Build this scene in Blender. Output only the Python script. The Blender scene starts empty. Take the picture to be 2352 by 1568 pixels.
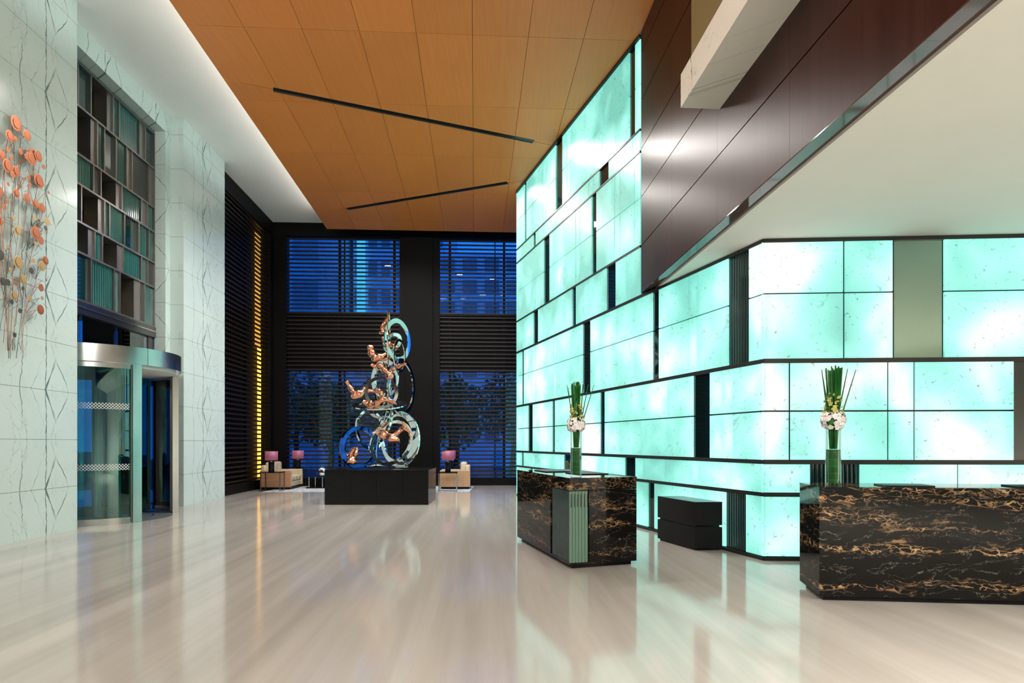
import bpy, bmesh, math, random
from mathutils import Vector, Matrix
R = math.radians
random.seed(7)
sc = bpy.context.scene
COL = sc.collection

# ------------------------------------------------------------------ camera
F, CXP, HZ, CAMZ = 1440.0, 1176.0, 1017.0, 1.55
cam_d = bpy.data.cameras.new('camera')
cam = bpy.data.objects.new('camera', cam_d); COL.objects.link(cam)
cam.location = (0, 0, CAMZ); cam.rotation_euler = (R(90), 0, 0)
cam_d.sensor_width = 36.0; cam_d.lens = 36.0 * F / 2352.0
cam_d.shift_y = (HZ - 784.0) / 2352.0
cam_d.clip_start = 0.05; cam_d.clip_end = 400
sc.camera = cam

# ------------------------------------------------------------------ world
w = bpy.data.worlds.new('dusk_sky'); sc.world = w; w.use_nodes = True
nt = w.node_tree; nt.nodes.clear()
wo = nt.nodes.new('ShaderNodeOutputWorld'); bg = nt.nodes.new('ShaderNodeBackground')
tc = nt.nodes.new('ShaderNodeTexCoord'); sp = nt.nodes.new('ShaderNodeSeparateXYZ')
rp = nt.nodes.new('ShaderNodeValToRGB')
nt.links.new(tc.outputs['Generated'], sp.inputs[0]); nt.links.new(sp.outputs['Z'], rp.inputs[0])
rp.color_ramp.elements[0].position = 0.0; rp.color_ramp.elements[0].color = (0.008, 0.125, 0.62, 1)
rp.color_ramp.elements[1].position = 0.8; rp.color_ramp.elements[1].color = (0.004, 0.07, 0.46, 1)
nt.links.new(rp.outputs[0], bg.inputs['Color']); nt.links.new(bg.outputs[0], wo.inputs[0])
bg.inputs['Strength'].default_value = 2.2

# ------------------------------------------------------------------ lights (ceiling downlighting of the hall, added fill spots over the reception and behind the viewer)
def area(name, loc, rot, sx, sy, power, col, spread=180):
    l = bpy.data.lights.new(name, 'AREA'); l.shape = 'RECTANGLE'; l.size = sx; l.size_y = sy
    l.energy = power; l.color = col; l.spread = R(spread)
    o = bpy.data.objects.new(name, l); COL.objects.link(o); o.location = loc; o.rotation_euler = rot
    return o

def spot(name, loc, target, power, ang, col, blend=.6, rad=.12):
    l = bpy.data.lights.new(name, 'SPOT'); l.energy = power; l.spot_size = R(ang); l.spot_blend = blend
    l.color = col; l.shadow_soft_size = rad
    o = bpy.data.objects.new(name, l); COL.objects.link(o); o.location = loc
    o.rotation_euler = (Vector(target) - Vector(loc)).to_track_quat('-Z', 'Y').to_euler(); return o
# unseen fill spots added out front to brighten the low reception ceiling by bounce
for x_ in (4.4, 6.0, 7.6):
    for y_ in (-3.6, -1.5, .6): spot('reception_fill_spot', (x_, y_, 4.16), (x_, y_, 0), 1150, 150, (1.0, .95, .88), 1.0, .10)
# unseen fill spots added behind the viewer to light the hall from the front
for i in range(8):
    x_ = -6.0 + 1.2 * i; spot('hall_fill_spot', (x_, -6.6, 8.1), (x_ * .8, 12, 6.2), 760, 130, (1.0, .96, .92), 1.0, .22)
# downlights of the hall ceiling in front of the wood panels in view
for x_ in (-4.6, -1.6, 1.2):
    for y_ in (.5, 4.0, 7.5): spot('hall_downlight', (x_, y_, 8.95), (x_, y_, 0), 75, 150, (1.0, .95, .88), 1.0, .08)
# downlights set into the two ceiling slots
for i in range(6):
    t_ = i / 5
    spot('slot_downlight', (-4.7 + 5.0 * t_, 13.30 + 2.06 * t_, 8.96), (-4.7 + 5.0 * t_, 13.30 + 2.06 * t_, 0), 620, 160, (1.0, .95, .91), .8, .16)
for i in range(4):
    t_ = i / 3
    spot('slot_downlight', (-4.9 + 4.5 * t_, 19.84 - 1.77 * t_, 8.96), (-4.9 + 4.5 * t_, 19.84 - 1.77 * t_, 0), 620, 160, (1.0, .95, .91), .8, .12)
spot('sculpture_spot', (-1.2, 14.4, 8.9), (-3.4, 16.4, 2.6), 900, 34, (1.0, .88, .72))
spot('lounge_spot_a', (-6.0, 19.2, 8.9), (-7.6, 21.2, .4), 420, 26, (1.0, .86, .66))
spot('lounge_spot_b', (-1.8, 18.6, 8.9), (-2.2, 20.8, .4), 380, 22, (1.0, .86, .66))

sc.view_settings.view_transform = 'Standard'; sc.view_settings.look = 'None'
sc.view_settings.exposure = 0.16; sc.view_settings.gamma = 1.0
try: sc.view_settings.use_curve_mapping = False
except Exception: pass
cy = sc.cycles
cy.max_bounces = 6; cy.diffuse_bounces = 4; cy.glossy_bounces = 4; cy.transmission_bounces = 4; cy.transparent_max_bounces = 10
cy.caustics_reflective = False; cy.caustics_refractive = False; cy.sample_clamp_indirect = 4.0; cy.blur_glossy = 0.5
cy.use_denoising = True; cy.use_adaptive_sampling = True; cy.adaptive_threshold = 0.03

# ------------------------------------------------------------------ material helpers
class NT:
    def __init__(s, name):
        m = bpy.data.materials.new(name); m.use_nodes = True
        s.m = m; s.t = m.node_tree; s.b = s.t.nodes['Principled BSDF']; s.o = s.t.nodes['Material Output']
    def n(s, typ, ins=None, **kw):
        x = s.t.nodes.new('ShaderNode' + typ)
        for k, v in kw.items(): setattr(x, k, v)
        for k, v in (ins or {}).items():
            if isinstance(v, bpy.types.NodeSocket): s.t.links.new(v, x.inputs[k])
            else: x.inputs[k].default_value = v
        return x
    def l(s, a, b): s.t.links.new(a, b)
    def math(s, op, a, b=0.0, c=0.0):
        return s.n('Math', {0: a, 1: b, 2: c}, operation=op).outputs[0]
    def mix(s, f, a, b):
        x = s.n('Mix', data_type='RGBA')
        for i, v in ((0, f), (6, a), (7, b)):
            if isinstance(v, bpy.types.NodeSocket): s.l(v, x.inputs[i])
            elif i == 0: x.inputs[0].default_value = v
            else: x.inputs[i].default_value = (*v, 1)
        return x.outputs[2]
    def ramp(s, f, stops):
        x = s.n('ValToRGB', {0: f}); e = x.color_ramp.elements
        while len(e) < len(stops): e.new(.5)
        for i, (p, c) in enumerate(stops):
            e[i].position = p; e[i].color = (*c, 1) if isinstance(c, tuple) else (c, c, c, 1)
        return x.outputs[0]
    def coords(s, scale=(1, 1, 1), rot=(0, 0, 0), out='Object'):
        t = s.n('TexCoord'); mp = s.n('Mapping', {'Vector': t.outputs[out], 'Scale': scale, 'Rotation': rot})
        return mp.outputs[0]
    def noise(s, vec, scale, detail=4, rough=.55, dist=0.0):
        return s.n('TexNoise', {'Vector': vec, 'Scale': scale, 'Detail': detail, 'Roughness': rough, 'Distortion': dist}).outputs[0]
    def set(s, **kw):
        for k, v in kw.items():
            k = k.replace('_', ' ')
            if isinstance(v, bpy.types.NodeSocket): s.l(v, s.b.inputs[k])
            else: s.b.inputs[k].default_value = (*v, 1) if isinstance(v, tuple) and len(v) == 3 else v
        return s.m
    def bump(s, h, strength=.2, dist=.02):
        b = s.n('Bump', {'Height': h, 'Strength': strength, 'Distance': dist}); s.l(b.outputs[0], s.b.inputs['Normal'])

def simple(name, col, rough=.5, metal=0.0, var=.12, vs=6.0, **kw):
    t = NT(name); c = t.noise(t.coords(), vs, 5)
    f = t.n('MapRange', {0: c, 1: .3, 2: .7, 3: 1 - var, 4: 1 + var}).outputs[0]
    k = t.n('VectorMath', {0: col, 'Scale': f}, operation='SCALE').outputs[0]
    return t.set(Base_Color=k, Roughness=rough, Metallic=metal, **kw)

def glass_thin(name, tint=(.9, 1, .97), refl=.0, rough=0.0, fm=1.6):
    """thin pane: clear film with mirror reflection rising at grazing angles"""
    t = NT(name); t.t.nodes.remove(t.b)
    fr = t.n('Fresnel', {'IOR': 1.5}).outputs[0]
    f = t.math('ADD', t.math('MULTIPLY', fr, fm), refl); f = t.math('MINIMUM', f, 1.0)
    tr = t.n('BsdfTransparent', {'Color': (*tint, 1)}); gl = t.n('BsdfGlossy', {'Color': (.95, 1, .98, 1), 'Roughness': rough})
    mx = t.n('MixShader', {0: f, 1: tr.outputs[0], 2: gl.outputs[0]})
    t.l(mx.outputs[0], t.o.inputs[0]); return t.m

def vein_marble(name, base, vein, bookmatch=True):
    t = NT(name); tx = t.n('TexCoord').outputs['Object']; s = t.n('SeparateXYZ', {0: tx})
    z = s.outputs['Z']
    if bookmatch: z = t.math('PINGPONG', t.math('ADD', z, -.78 + 8.3), .83)
    along = t.math('ADD', s.outputs['Y'], t.math('MULTIPLY', s.outputs['X'], .7))
    def lines(vec, sc_, det, dist, wid):
        nz = t.noise(vec, sc_, det, .5, dist)
        return t.n('MapRange', {0: t.math('ABSOLUTE', t.math('ADD', nz, -.5)), 1: 0.0, 2: wid, 3: 1.0, 4: 0.0}).outputs[0]
    def vline(c, slope, wid, zlo, zhi, per=1.9, amp=.16, seed=0.0):
        """one long vein per slab width, wandering with height, fading between zlo and zhi"""
        wob = t.noise(t.n('CombineXYZ', {0: t.math('MULTIPLY', t.math('FLOOR', t.math('DIVIDE', along, per)), 3.7), 1: t.math('MULTIPLY', z, 2.4), 2: seed}).outputs[0], 1.0, 5, .55)
        x = t.math('ADD', t.math('ADD', along, t.math('MULTIPLY', z, -slope)), t.math('MULTIPLY', t.math('ADD', wob, -.5), amp))
        d_ = t.math('MULTIPLY', t.math('PINGPONG', t.math('ADD', x, -c), per / 2), 1.0)
        wn = t.noise(t.n('CombineXYZ', {0: along, 1: t.math('MULTIPLY', z, 3.0), 2: seed + 5}).outputs[0], 1.6, 3)
        wd_ = t.math('MULTIPLY', wid, t.n('MapRange', {0: wn, 1: .35, 2: .65, 3: .25, 4: 1.6}).outputs[0])
        m_ = t.n('MapRange', {0: t.math('DIVIDE', d_, wd_), 1: .55, 2: 1.0, 3: 1.0, 4: 0.0}).outputs[0]
        return t.math('MULTIPLY', m_, t.n('MapRange', {0: z, 1: zlo, 2: zhi, 3: 1.0, 4: 0.0}).outputs[0])
    big = vline(5.03, 0.0, .013, 9, 10)
    if True:
        for q in ((5.03, .45, .019, .25, .62, 1.9, .12, 2.0), (5.60, -.55, .009, .5, .9, 1.9, .2, 7.0), (4.45, .12, .007, .7, 1.2, 1.9, .3, 11.0), (4.72, .5, .006, .2, .8, 1.9, .25, 15.0)):
            big = t.math('MAXIMUM', big, vline(*q))
    v2 = t.n('CombineXYZ', {0: t.math('MULTIPLY', along, 1.7), 1: t.math('MULTIPLY', z, 1.0), 2: 4.1}).outputs[0]
    msk2 = t.n('MapRange', {0: t.noise(v2, .9, 2), 1: .46, 2: .66, 3: 0.0, 4: .4}).outputs[0]
    small = t.math('MULTIPLY', lines(v2, 2.0, 6, .9, .014), msk2)
    fleck = t.n('MapRange', {0: t.noise(tx, 15, 3, .6, .6), 1: .69, 2: .74, 3: 0.0, 4: .35}).outputs[0]
    f = t.math('MINIMUM', t.math('ADD', t.math('MAXIMUM', big, small), fleck), 1.0)
    cl = t.n('MapRange', {0: t.noise(tx, .8, 4), 1: .3, 2: .7, 3: .0, 4: 1.0}).outputs[0]
    b = t.mix(cl, tuple(c * .93 for c in base), base)
    c = t.mix(t.math('MULTIPLY', f, .9), b, vein)
    return t.set(Base_Color=c, Roughness=.16, Specular_IOR_Level=.3)

def portoro(name):
    t = NT(name); tx = t.n('TexCoord').outputs['Object']
    wz = t.noise(tx, 1.9, 4); s = t.n('SeparateXYZ', {0: tx})
    z2 = t.math('ADD', s.outputs['Z'], t.math('MULTIPLY', wz, .22))
    xy = t.math('ADD', s.outputs['X'], t.math('MULTIPLY', s.outputs['Y'], .8))
    v = t.n('CombineXYZ', {0: xy, 1: t.math('MULTIPLY', z2, 2.6), 2: 0.0}).outputs[0]
    dv = t.n('VectorMath', {0: t.n('TexNoise', {'Vector': v, 'Scale': 5.0, 'Detail': 5.0}).outputs['Color'], 'Scale': .22}, operation='SCALE').outputs[0]
    vd = t.n('VectorMath', {0: v, 1: dv}, operation='ADD').outputs[0]
    def net(scale, wid):
        x = t.n('TexVoronoi', {'Vector': vd, 'Scale': scale}, feature='DISTANCE_TO_EDGE')
        return t.n('MapRange', {0: x.outputs['Distance'], 1: 0.0, 2: wid, 3: 1.0, 4: 0.0}).outputs[0]
    bandv = t.n('CombineXYZ', {0: t.math('MULTIPLY', xy, .55), 1: t.math('MULTIPLY', z2, 5.2), 2: 2.0}).outputs[0]
    band = t.n('MapRange', {0: t.noise(bandv, 1.35, 3, .6), 1: .53, 2: .67, 3: 0.0, 4: 1.0}).outputs[0]
    blob = t.n('MapRange', {0: t.noise(vd, 7.0, 4, .6, .8), 1: .55, 2: .63, 3: 0.0, 4: 1.0}).outputs[0]
    gold = t.math('MULTIPLY', t.math('MAXIMUM', t.math('MULTIPLY', net(9.0, .055), .9), t.math('MULTIPLY', blob, .95)), band)
    nz = t.noise(vd, 1.7, 5, .6, 1.2)
    thin = t.n('MapRange', {0: t.math('ABSOLUTE', t.math('ADD', nz, -.5)), 1: 0.0, 2: .006, 3: .55, 4: 0.0}).outputs[0]
    c = t.mix(t.math('MULTIPLY', thin, .55), (.006, .0055, .005), (.42, .36, .28))
    gcol = t.mix(t.noise(tx, 7, 2), (.55, .26, .09), (.50, .36, .20))
    c = t.mix(gold, c, gcol)
    return t.set(Base_Color=c, Roughness=.05, Specular_IOR_Level=.17)

def wood(name, a, b, axis='Y', rough=.35, scale=1.0, spec=.4, ang=0.0):
    t = NT(name); st = {'X': (.12, 3, 3), 'Y': (3, .12, 3), 'Z': (3, 3, .12)}[axis]
    v = t.coords(tuple(q * scale for q in st), rot=(ang, 0, 0))
    g = t.noise(v, 6.0, 8, .62, .25); g2 = t.noise(t.coords(), .45, 2)
    r = t.n('ObjectInfo').outputs['Random']
    f = t.math('ADD', t.math('MULTIPLY', g, .75), t.math('MULTIPLY', g2, .3))
    f = t.n('MapRange', {0: f, 1: .28, 2: .75}).outputs[0]
    c = t.mix(f, a, b)
    hs = t.n('HueSaturation', {'Color': c, 'Value': t.n('MapRange', {0: r, 3: .94, 4: 1.06}).outputs[0]}).outputs[0]
    rr = t.n('MapRange', {0: g, 1: .3, 2: .7, 3: rough * .92, 4: rough * 1.08}).outputs[0]
    return t.set(Base_Color=hs, Roughness=rr, Specular_IOR_Level=spec)

def backlit(name):
    t = NT(name); tx = t.n('TexCoord'); ob = tx.outputs['Object']; ge = t.n('SeparateXYZ', {0: tx.outputs['Generated']})
    rnd = t.n('ObjectInfo').outputs['Random']
    off = t.n('CombineXYZ', {0: t.math('MULTIPLY', rnd, 37.0), 1: 0.0, 2: t.math('MULTIPLY', rnd, 11.0)}).outputs[0]
    p = t.n('VectorMath', {0: ob, 1: off}, operation='ADD').outputs[0]
    cloud = t.noise(t.n('Mapping', {'Vector': ob, 'Scale': (1.0, .8, .75)}).outputs[0], .95, 2, .45, .3)
    # lamp tubes sit in the middle of every light box: the panel is brightest there
    ez = t.math('ABSOLUTE', t.math('ADD', ge.outputs['Z'], -.5)); ex = t.math('ABSOLUTE', t.math('ADD', ge.outputs['X'], -.5))
    edge = t.math('MULTIPLY', t.math('MAXIMUM', ex, ez), .55)
    lev = t.n('Attribute', attribute_type='OBJECT', attribute_name='lamp_level').outputs['Fac']
    f = t.math('ADD', t.math('ADD', t.math('MULTIPLY', cloud, 2.1), -.95), t.math('SUBTRACT', lev, edge))
    glow = t.ramp(f, [(.0, (.13, .55, .45)), (.30, (.22, .78, .66)), (.60, (.37, .97, .85)), (1.0, (.86, 1.0, .96))])
    # fine dark veins and flecks of the stone
    nz = t.noise(p, 1.3, 6, .6, .5)
    vein = t.n('MapRange', {0: t.math('ABSOLUTE', t.math('ADD', nz, -.5)), 1: 0.0, 2: .008, 3: 1.0, 4: 0.0}).outputs[0]
    vein = t.math('MULTIPLY', vein, t.n('MapRange', {0: t.noise(p, 2.2, 2), 1: .5, 2: .62, 3: 0.0, 4: .45}).outputs[0])
    fl = t.n('MapRange', {0: t.noise(p, 17, 3, .65, 1.0), 1: .64, 2: .69, 3: 0.0, 4: .6}).outputs[0]
    dk = t.math('SUBTRACT', 1.0, t.math('MAXIMUM', vein, fl))
    e = t.n('VectorMath', {0: glow, 'Scale': dk}, operation='SCALE').outputs[0]
    return t.set(Base_Color=(.12, .15, .14), Roughness=.25, Emission_Color=e, Emission_Strength=.94)

def floor_mat():
    t = NT('polished_travertine'); tx = t.n('TexCoord').outputs['Object']
    rt = t.n('Mapping', {'Vector': tx, 'Rotation': (0, 0, R(-2.8))}).outputs[0]
    s = t.n('Mapping', {'Vector': rt, 'Scale': (1.6, .085, 1)}).outputs[0]
    g1 = t.noise(s, 1.1, 5, .55, .3)
    s2 = t.n('Mapping', {'Vector': rt, 'Scale': (6.0, .16, 1)}).outputs[0]; g2 = t.noise(s2, 1.2, 6, .6, .2)
    f = t.math('ADD', t.math('MULTIPLY', g1, .8), t.math('MULTIPLY', g2, .2))
    c = t.ramp(f, [(.33, (.295, .275, .245)), (.50, (.375, .352, .315)), (.66, (.45, .425, .385))])
    return t.set(Base_Color=c, Roughness=.10, Specular_IOR_Level=.5)

MT = {}
MT['marble'] = vein_marble('white_veined_marble', (.55, .665, .635), (.09, .14, .13))
MT['marble_cream'] = vein_marble('cream_veined_marble', (.88, .85, .77), (.22, .21, .19), False)
MT['portoro'] = portoro('black_gold_marble')
MT['wood_ceiling'] = wood('honey_wood_veneer', (.74, .232, .050), (.84, .295, .076), 'Y', .42)
MT['wood_dark'] = wood('dark_red_wood_veneer', (.020, .0044, .0028), (.052, .0145, .0098), 'Z', .30, .55, .10, .5)
MT['wood_soffit'] = wood('lacquered_soffit_wood', (.05, .022, .017), (.07, .032, .025), 'Y', .07, .7, .9)
MT['backlit'] = backlit('backlit_onyx')
MT['floor'] = floor_mat()
MT['joint'] = simple('joint_filler', (.30, .24, .18), .7)
MT['bar'] = simple('bronze_frame_bar', (.020, .022, .021), .35, .3)
MT['bar_dark'] = simple('black_frame', (.010, .012, .012), .3, .2)
MT['darkglass'] = simple('smoked_glass', (.004, .012, .012), .03, 0, .1, 2, Specular_IOR_Level=.75)
MT['tealglass'] = simple('green_smoked_mirror', (.30, .42, .36), .05, .9, .05, 1)
MT['ribglass'] = simple('ribbed_smoked_glass', (.004, .022, .022), .12, 0, .1, 2, Specular_IOR_Level=.8)
MT['white'] = simple('white_plaster', (.86, .88, .86), .75, 0, .02, 1)
MT['cream'] = simple('cream_plaster', (.82, .79, .73), .7, 0, .02, 1)
MT['rearwall'] = simple('grey_green_plaster', (.22, .27, .25), .6, 0, .05, 1)
MT['steel'] = simple('brushed_steel', (.52, .55, .53), .22, 1.0, .05, 3)
MT['steel_dark'] = simple('dark_brushed_steel', (.17, .16, .15), .28, 1.0, .1, 3)
MT['steel_mid'] = simple('grey_window_steel', (.27, .26, .245), .3, .9, .1, 3)
MT['mirror'] = simple('mirror_polished_steel', (.74, .78, .77), .05, 1.0, .03, 2)
MT['mirror_blue_reflection'] = simple('steel_with_blue_reflection', (.012, .085, .42), .08, 1.0, .5, 4)  # blue base colour stands in for a window's reflection in mirror steel
MT['copper'] = simple('rose_copper', (.83, .36, .22), .14, 1.0, .1, 5)
MT['copper_satin'] = simple('satin_copper', (.46, .145, .06), .38, .55, .15, 8)
MT['brass_satin'] = simple('satin_brass', (.50, .32, .13), .4, .5, .2, 8)
MT['brass_dark'] = simple('aged_bronze', (.10, .085, .065), .4, .6, .25, 8)
MT['black'] = simple('black_lacquer', (.005, .005, .005), .2, 0, .2, 3, Specular_IOR_Level=.22)
MT['blackwood'] = simple('black_stained_oak', (.006, .0055, .005), .4, 0, .25, 3, Specular_IOR_Level=.2)
MT['slat'] = simple('dark_bronze_slat', (.011, .008, .006), .45, 0, .2, 3, Specular_IOR_Level=.2)
MT['frame_black'] = simple('black_brown_cladding', (.0035, .003, .003), .5, 0, .25, 1.2, Specular_IOR_Level=.08)
MT['glass'] = glass_thin('clear_pane', (.86, .96, .94), .05)
MT['glass_teal_reflection'] = glass_thin('curved_glass_reflection_tint', (.26, .85, .80), .04)  # teal tint stands in for the backlit wall reflected in the door glass
MT['glass_olive'] = simple('olive_frosted_balustrade_glass', (.22, .18, .085), .25, 0, .05, 1, Alpha=.9)
MT['glass_win'] = glass_thin('window_pane', (.82, .95, .97), .0, 0.0, .9)
MT['glass_vase'] = glass_thin('vase_glass', (.95, .99, .97), .0, 0.0, .45)
MT['winglass'] = simple('dark_pane_teal_reflection', (.006, .030, .030), .04, 0, .2, 1, Specular_IOR_Level=1.0)  # reflected teal of the backlit wall is put into the base colour
MT['winrib'] = simple('ribbed_pane_teal_reflection', (.012, .10, .09), .12, 0, .2, 1, Specular_IOR_Level=1.0)  # same painted teal reflection, stronger on the ribs
MT['winmetal'] = simple('dark_grey_panel', (.06, .058, .055), .3, .6, .1, 2)
MT['brownroom'] = simple('brown_room', (.085, .055, .030), .6, 0, .3, 1)
MT['leather'] = simple('beige_leather', (.46, .38, .25), .45, 0, .12, 5)
MT['sofawood'] = wood('walnut_side', (.26, .12, .06), (.38, .20, .11), 'X', .4)
MT['sofawood_z'] = wood('light_walnut_side', (.30, .17, .085), (.42, .26, .14), 'Z', .4)
MT['rug'] = simple('grey_rug', (.38, .41, .44), .95, 0, .5, 9)
MT['mat'] = simple('dark_entrance_mat', (.045, .06, .065), .6, 0, .2, 8)
MT['leaf'] = simple('dark_green_leaf', (.004, .085, .006), .4, 0, .5, 9, Specular_IOR_Level=.2)
MT['stem'] = simple('green_stem', (.020, .13, .018), .4, 0, .5, 9)
MT['bud'] = simple('yellow_green_orchid', (.55, .52, .16), .5, 0, .25, 20)
MT['petal'] = simple('white_orchid', (.86, .82, .80), .5, 0, .06, 20)
MT['asphalt'] = simple('street_paving', (.10, .11, .12), .8, 0, .2, 2)
MT['bldg'] = simple('concrete_facade', (.80, .82, .85), .8, 0, .1, .5)
MT['bldg2'] = simple('dark_facade', (.52, .55, .58), .7, 0, .15, .5)
MT['bldg_glass'] = simple('office_glass', (.26, .30, .34), .15, 0, .1, 1)
MT['tree'] = simple('tree_foliage', (.05, .11, .05), .7, 0, .4, 2)
MT['bark'] = simple('tree_bark', (.06, .045, .03), .8)
def emit(name, col, st):
    t = NT(name); n_ = t.noise(t.coords(), 2.0, 2)
    s_ = t.n('MapRange', {0: n_, 1: .3, 2: .7, 3: st * .85, 4: st * 1.15}).outputs[0]
    return t.set(Base_Color=tuple(.5 * c for c in col), Emission_Color=col, Emission_Strength=s_)
MT['strip'] = emit('warm_light_strip', (1.0, .50, .07), 2.0)
MT['strip_dim'] = emit('dim_amber_light_strip', (1.0, .50, .07), .75)
MT['sign'] = emit('cyan_sign_tube', (.05, .5, 1.0), 1.1)
MT['bluestrip'] = emit('blue_window_glow', (.08, .42, 1.0), .9)
MT['shade'] = emit('mauve_lamp_shade', (.36, .10, .17), .38)

# ------------------------------------------------------------------ mesh helpers
def mk(name, verts, faces, mat, parent=None, smooth=False, recalc=True):
    me = bpy.data.meshes.new(name); me.from_pydata([tuple(v) for v in verts], [], faces)
    if recalc:
        bm = bmesh.new(); bm.from_mesh(me); bmesh.ops.recalc_face_normals(bm, faces=bm.faces); bm.to_mesh(me); bm.free()
    if smooth: me.polygons.foreach_set('use_smooth', [True] * len(me.polygons))
    me.materials.append(MT[mat] if isinstance(mat, str) else mat)
    return link(name, me, parent)
def link(name, me, parent=None):
    o = bpy.data.objects.new(name, me); COL.objects.link(o)
    if parent is not None: o.parent = parent
    return o
def root(name, loc=(0, 0, 0), rz=0.0):
    o = bpy.data.objects.new(name, None); COL.objects.link(o); o.location = loc; o.rotation_euler = (0, 0, rz)
    o.empty_display_size = .1; return o
def tag(o, label, cat, group=None, kind=None):
    o['label'] = label; o['category'] = cat
    if group: o['group'] = group
    if kind: o['kind'] = kind
    return o
BF = [(0, 1, 2, 3), (4, 7, 6, 5), (0, 4, 5, 1), (1, 5, 6, 2), (2, 6, 7, 3), (3, 7, 4, 0)]
def bxv(x0, x1, y0, y1, z0, z1):
    return [(x0, y0, z0), (x1, y0, z0), (x1, y1, z0), (x0, y1, z0), (x0, y0, z1), (x1, y0, z1), (x1, y1, z1), (x0, y1, z1)]
def box(name, x0, x1, y0, y1, z0, z1, mat, parent=None, bevel=0.0):
    o = mk(name, bxv(x0, x1, y0, y1, z0, z1), BF, mat, parent)
    if bevel: bev(o, bevel)
    return o
def bev(o, wd, seg=2):
    m = o.modifiers.new('bevel', 'BEVEL'); m.width = wd; m.segments = seg; m.limit_method = 'ANGLE'; return o
def boxes(name, lst, mat, parent=None):
    V, Fc = [], []
    for b in lst:
        k = len(V); V += bxv(*b); Fc += [tuple(i + k for i in f) for f in BF]
    return mk(name, V, Fc, mat, parent)
def prism(name, poly, z0, z1, mat, parent=None):
    n = len(poly); V = [(p[0], p[1], z0) for p in poly] + [(p[0], p[1], z1) for p in poly]
    Fc = [tuple(range(n)), tuple(range(2 * n - 1, n - 1, -1))] + [(i, (i + 1) % n, n + (i + 1) % n, n + i) for i in range(n)]
    return mk(name, V, Fc, mat, parent)
def lathe(name, prof, mat, parent=None, seg=32, smooth=True):
    V, Fc = [], []
    for (r, z) in prof:
        for k in range(seg): a = 2 * math.pi * k / seg; V.append((r * math.cos(a), r * math.sin(a), z))
    for i in range(len(prof) - 1):
        for k in range(seg):
            a, b = i * seg + k, i * seg + (k + 1) % seg; Fc.append((a, b, b + seg, a + seg))
    Fc.append(tuple(range(seg))); Fc.append(tuple(range((len(prof) - 1) * seg, len(prof) * seg)))
    o = mk(name, V, Fc, mat, parent)
    if smooth:
        for p in o.data.polygons: p.use_smooth = len(p.vertices) == 4
        o.data.set_sharp_from_angle(angle=R(40))
    return o
def tube(pts, rads, seg=6, flat=1.0, axis=None):
    """sweep; returns verts, faces"""
    V, Fc = [], []; pts = [Vector(p) for p in pts]
    for i, p in enumerate(pts):
        d = (pts[min(i + 1, len(pts) - 1)] - pts[max(i - 1, 0)]).normalized()
        a = Vector(axis) if axis else (Vector((0, 0, 1)) if abs(d.z) < .9 else Vector((1, 0, 0)))
        u = d.cross(a).normalized(); v = d.cross(u).normalized()
        for k in range(seg):
            t = 2 * math.pi * k / seg
            V.append(p + u * (math.cos(t) * rads[i]) + v * (math.sin(t) * rads[i] * flat))
    for i in range(len(pts) - 1):
        for k in range(seg):
            a, b = i * seg + k, i * seg + (k + 1) % seg; Fc.append((a, b, b + seg, a + seg))
    Fc.append(tuple(range(seg))); Fc.append(tuple(range((len(pts) - 1) * seg, len(pts) * seg)))
    return V, Fc
def tubes(name, lst, mat, parent=None, smooth=True):
    V, Fc = [], []
    for (v, f) in lst:
        k = len(V); V += v; Fc += [tuple(i + k for i in q) for q in f]
    return mk(name, V, Fc, mat, parent, smooth)

def kx(px): return (px - CXP) / F
def at(px, py, Y): return Vector((kx(px) * Y, Y, CAMZ + (HZ - py) / F * Y))

class LP:            # wall running into depth: X = x0 + s*Y ; side=+1 faces +X, -1 faces -X
    def __init__(s, x0, sl, side): s.x0, s.s = x0, sl; n = math.hypot(1, sl); s.n = (side / n, -side * sl / n)
    def pt(s, a, z, d=0.0): return (s.x0 + s.s * a + s.n[0] * d, a + s.n[1] * d, z)
    def px(s, px): return s.x0 / (kx(px) - s.s)
class FP:            # wall across the view: Y = y0 + s*X, faces the viewer
    def __init__(s, y0, sl): s.y0, s.s = y0, sl; n = math.hypot(1, sl); s.n = (sl / n, -1 / n)
    def pt(s, a, z, d=0.0): return (a + s.n[0] * d, s.y0 + s.s * a + s.n[1] * d, z)
    def px(s, px): k = kx(px); return k * s.y0 / (1 - k * s.s)
def wv(P, a0, a1, z0, z1, d0, d1):
    return [P.pt(a0, z0, d0), P.pt(a1, z0, d0), P.pt(a1, z0, d1), P.pt(a0, z0, d1), P.pt(a0, z1, d0), P.pt(a1, z1, d0), P.pt(a1, z1, d1), P.pt(a0, z1, d1)]
def slab(name, P, a0, a1, z0, z1, d0, d1, mat, parent=None): return mk(name, wv(P, a0, a1, z0, z1, d0, d1), BF, mat, parent)
def slabs(name, P, lst, mat, parent=None):
    V, Fc = [], []
    for b in lst:
        k = len(V); V += wv(P, *b); Fc += [tuple(i + k for i in f) for f in BF]
    return mk(name, V, Fc, mat, parent)
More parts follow.
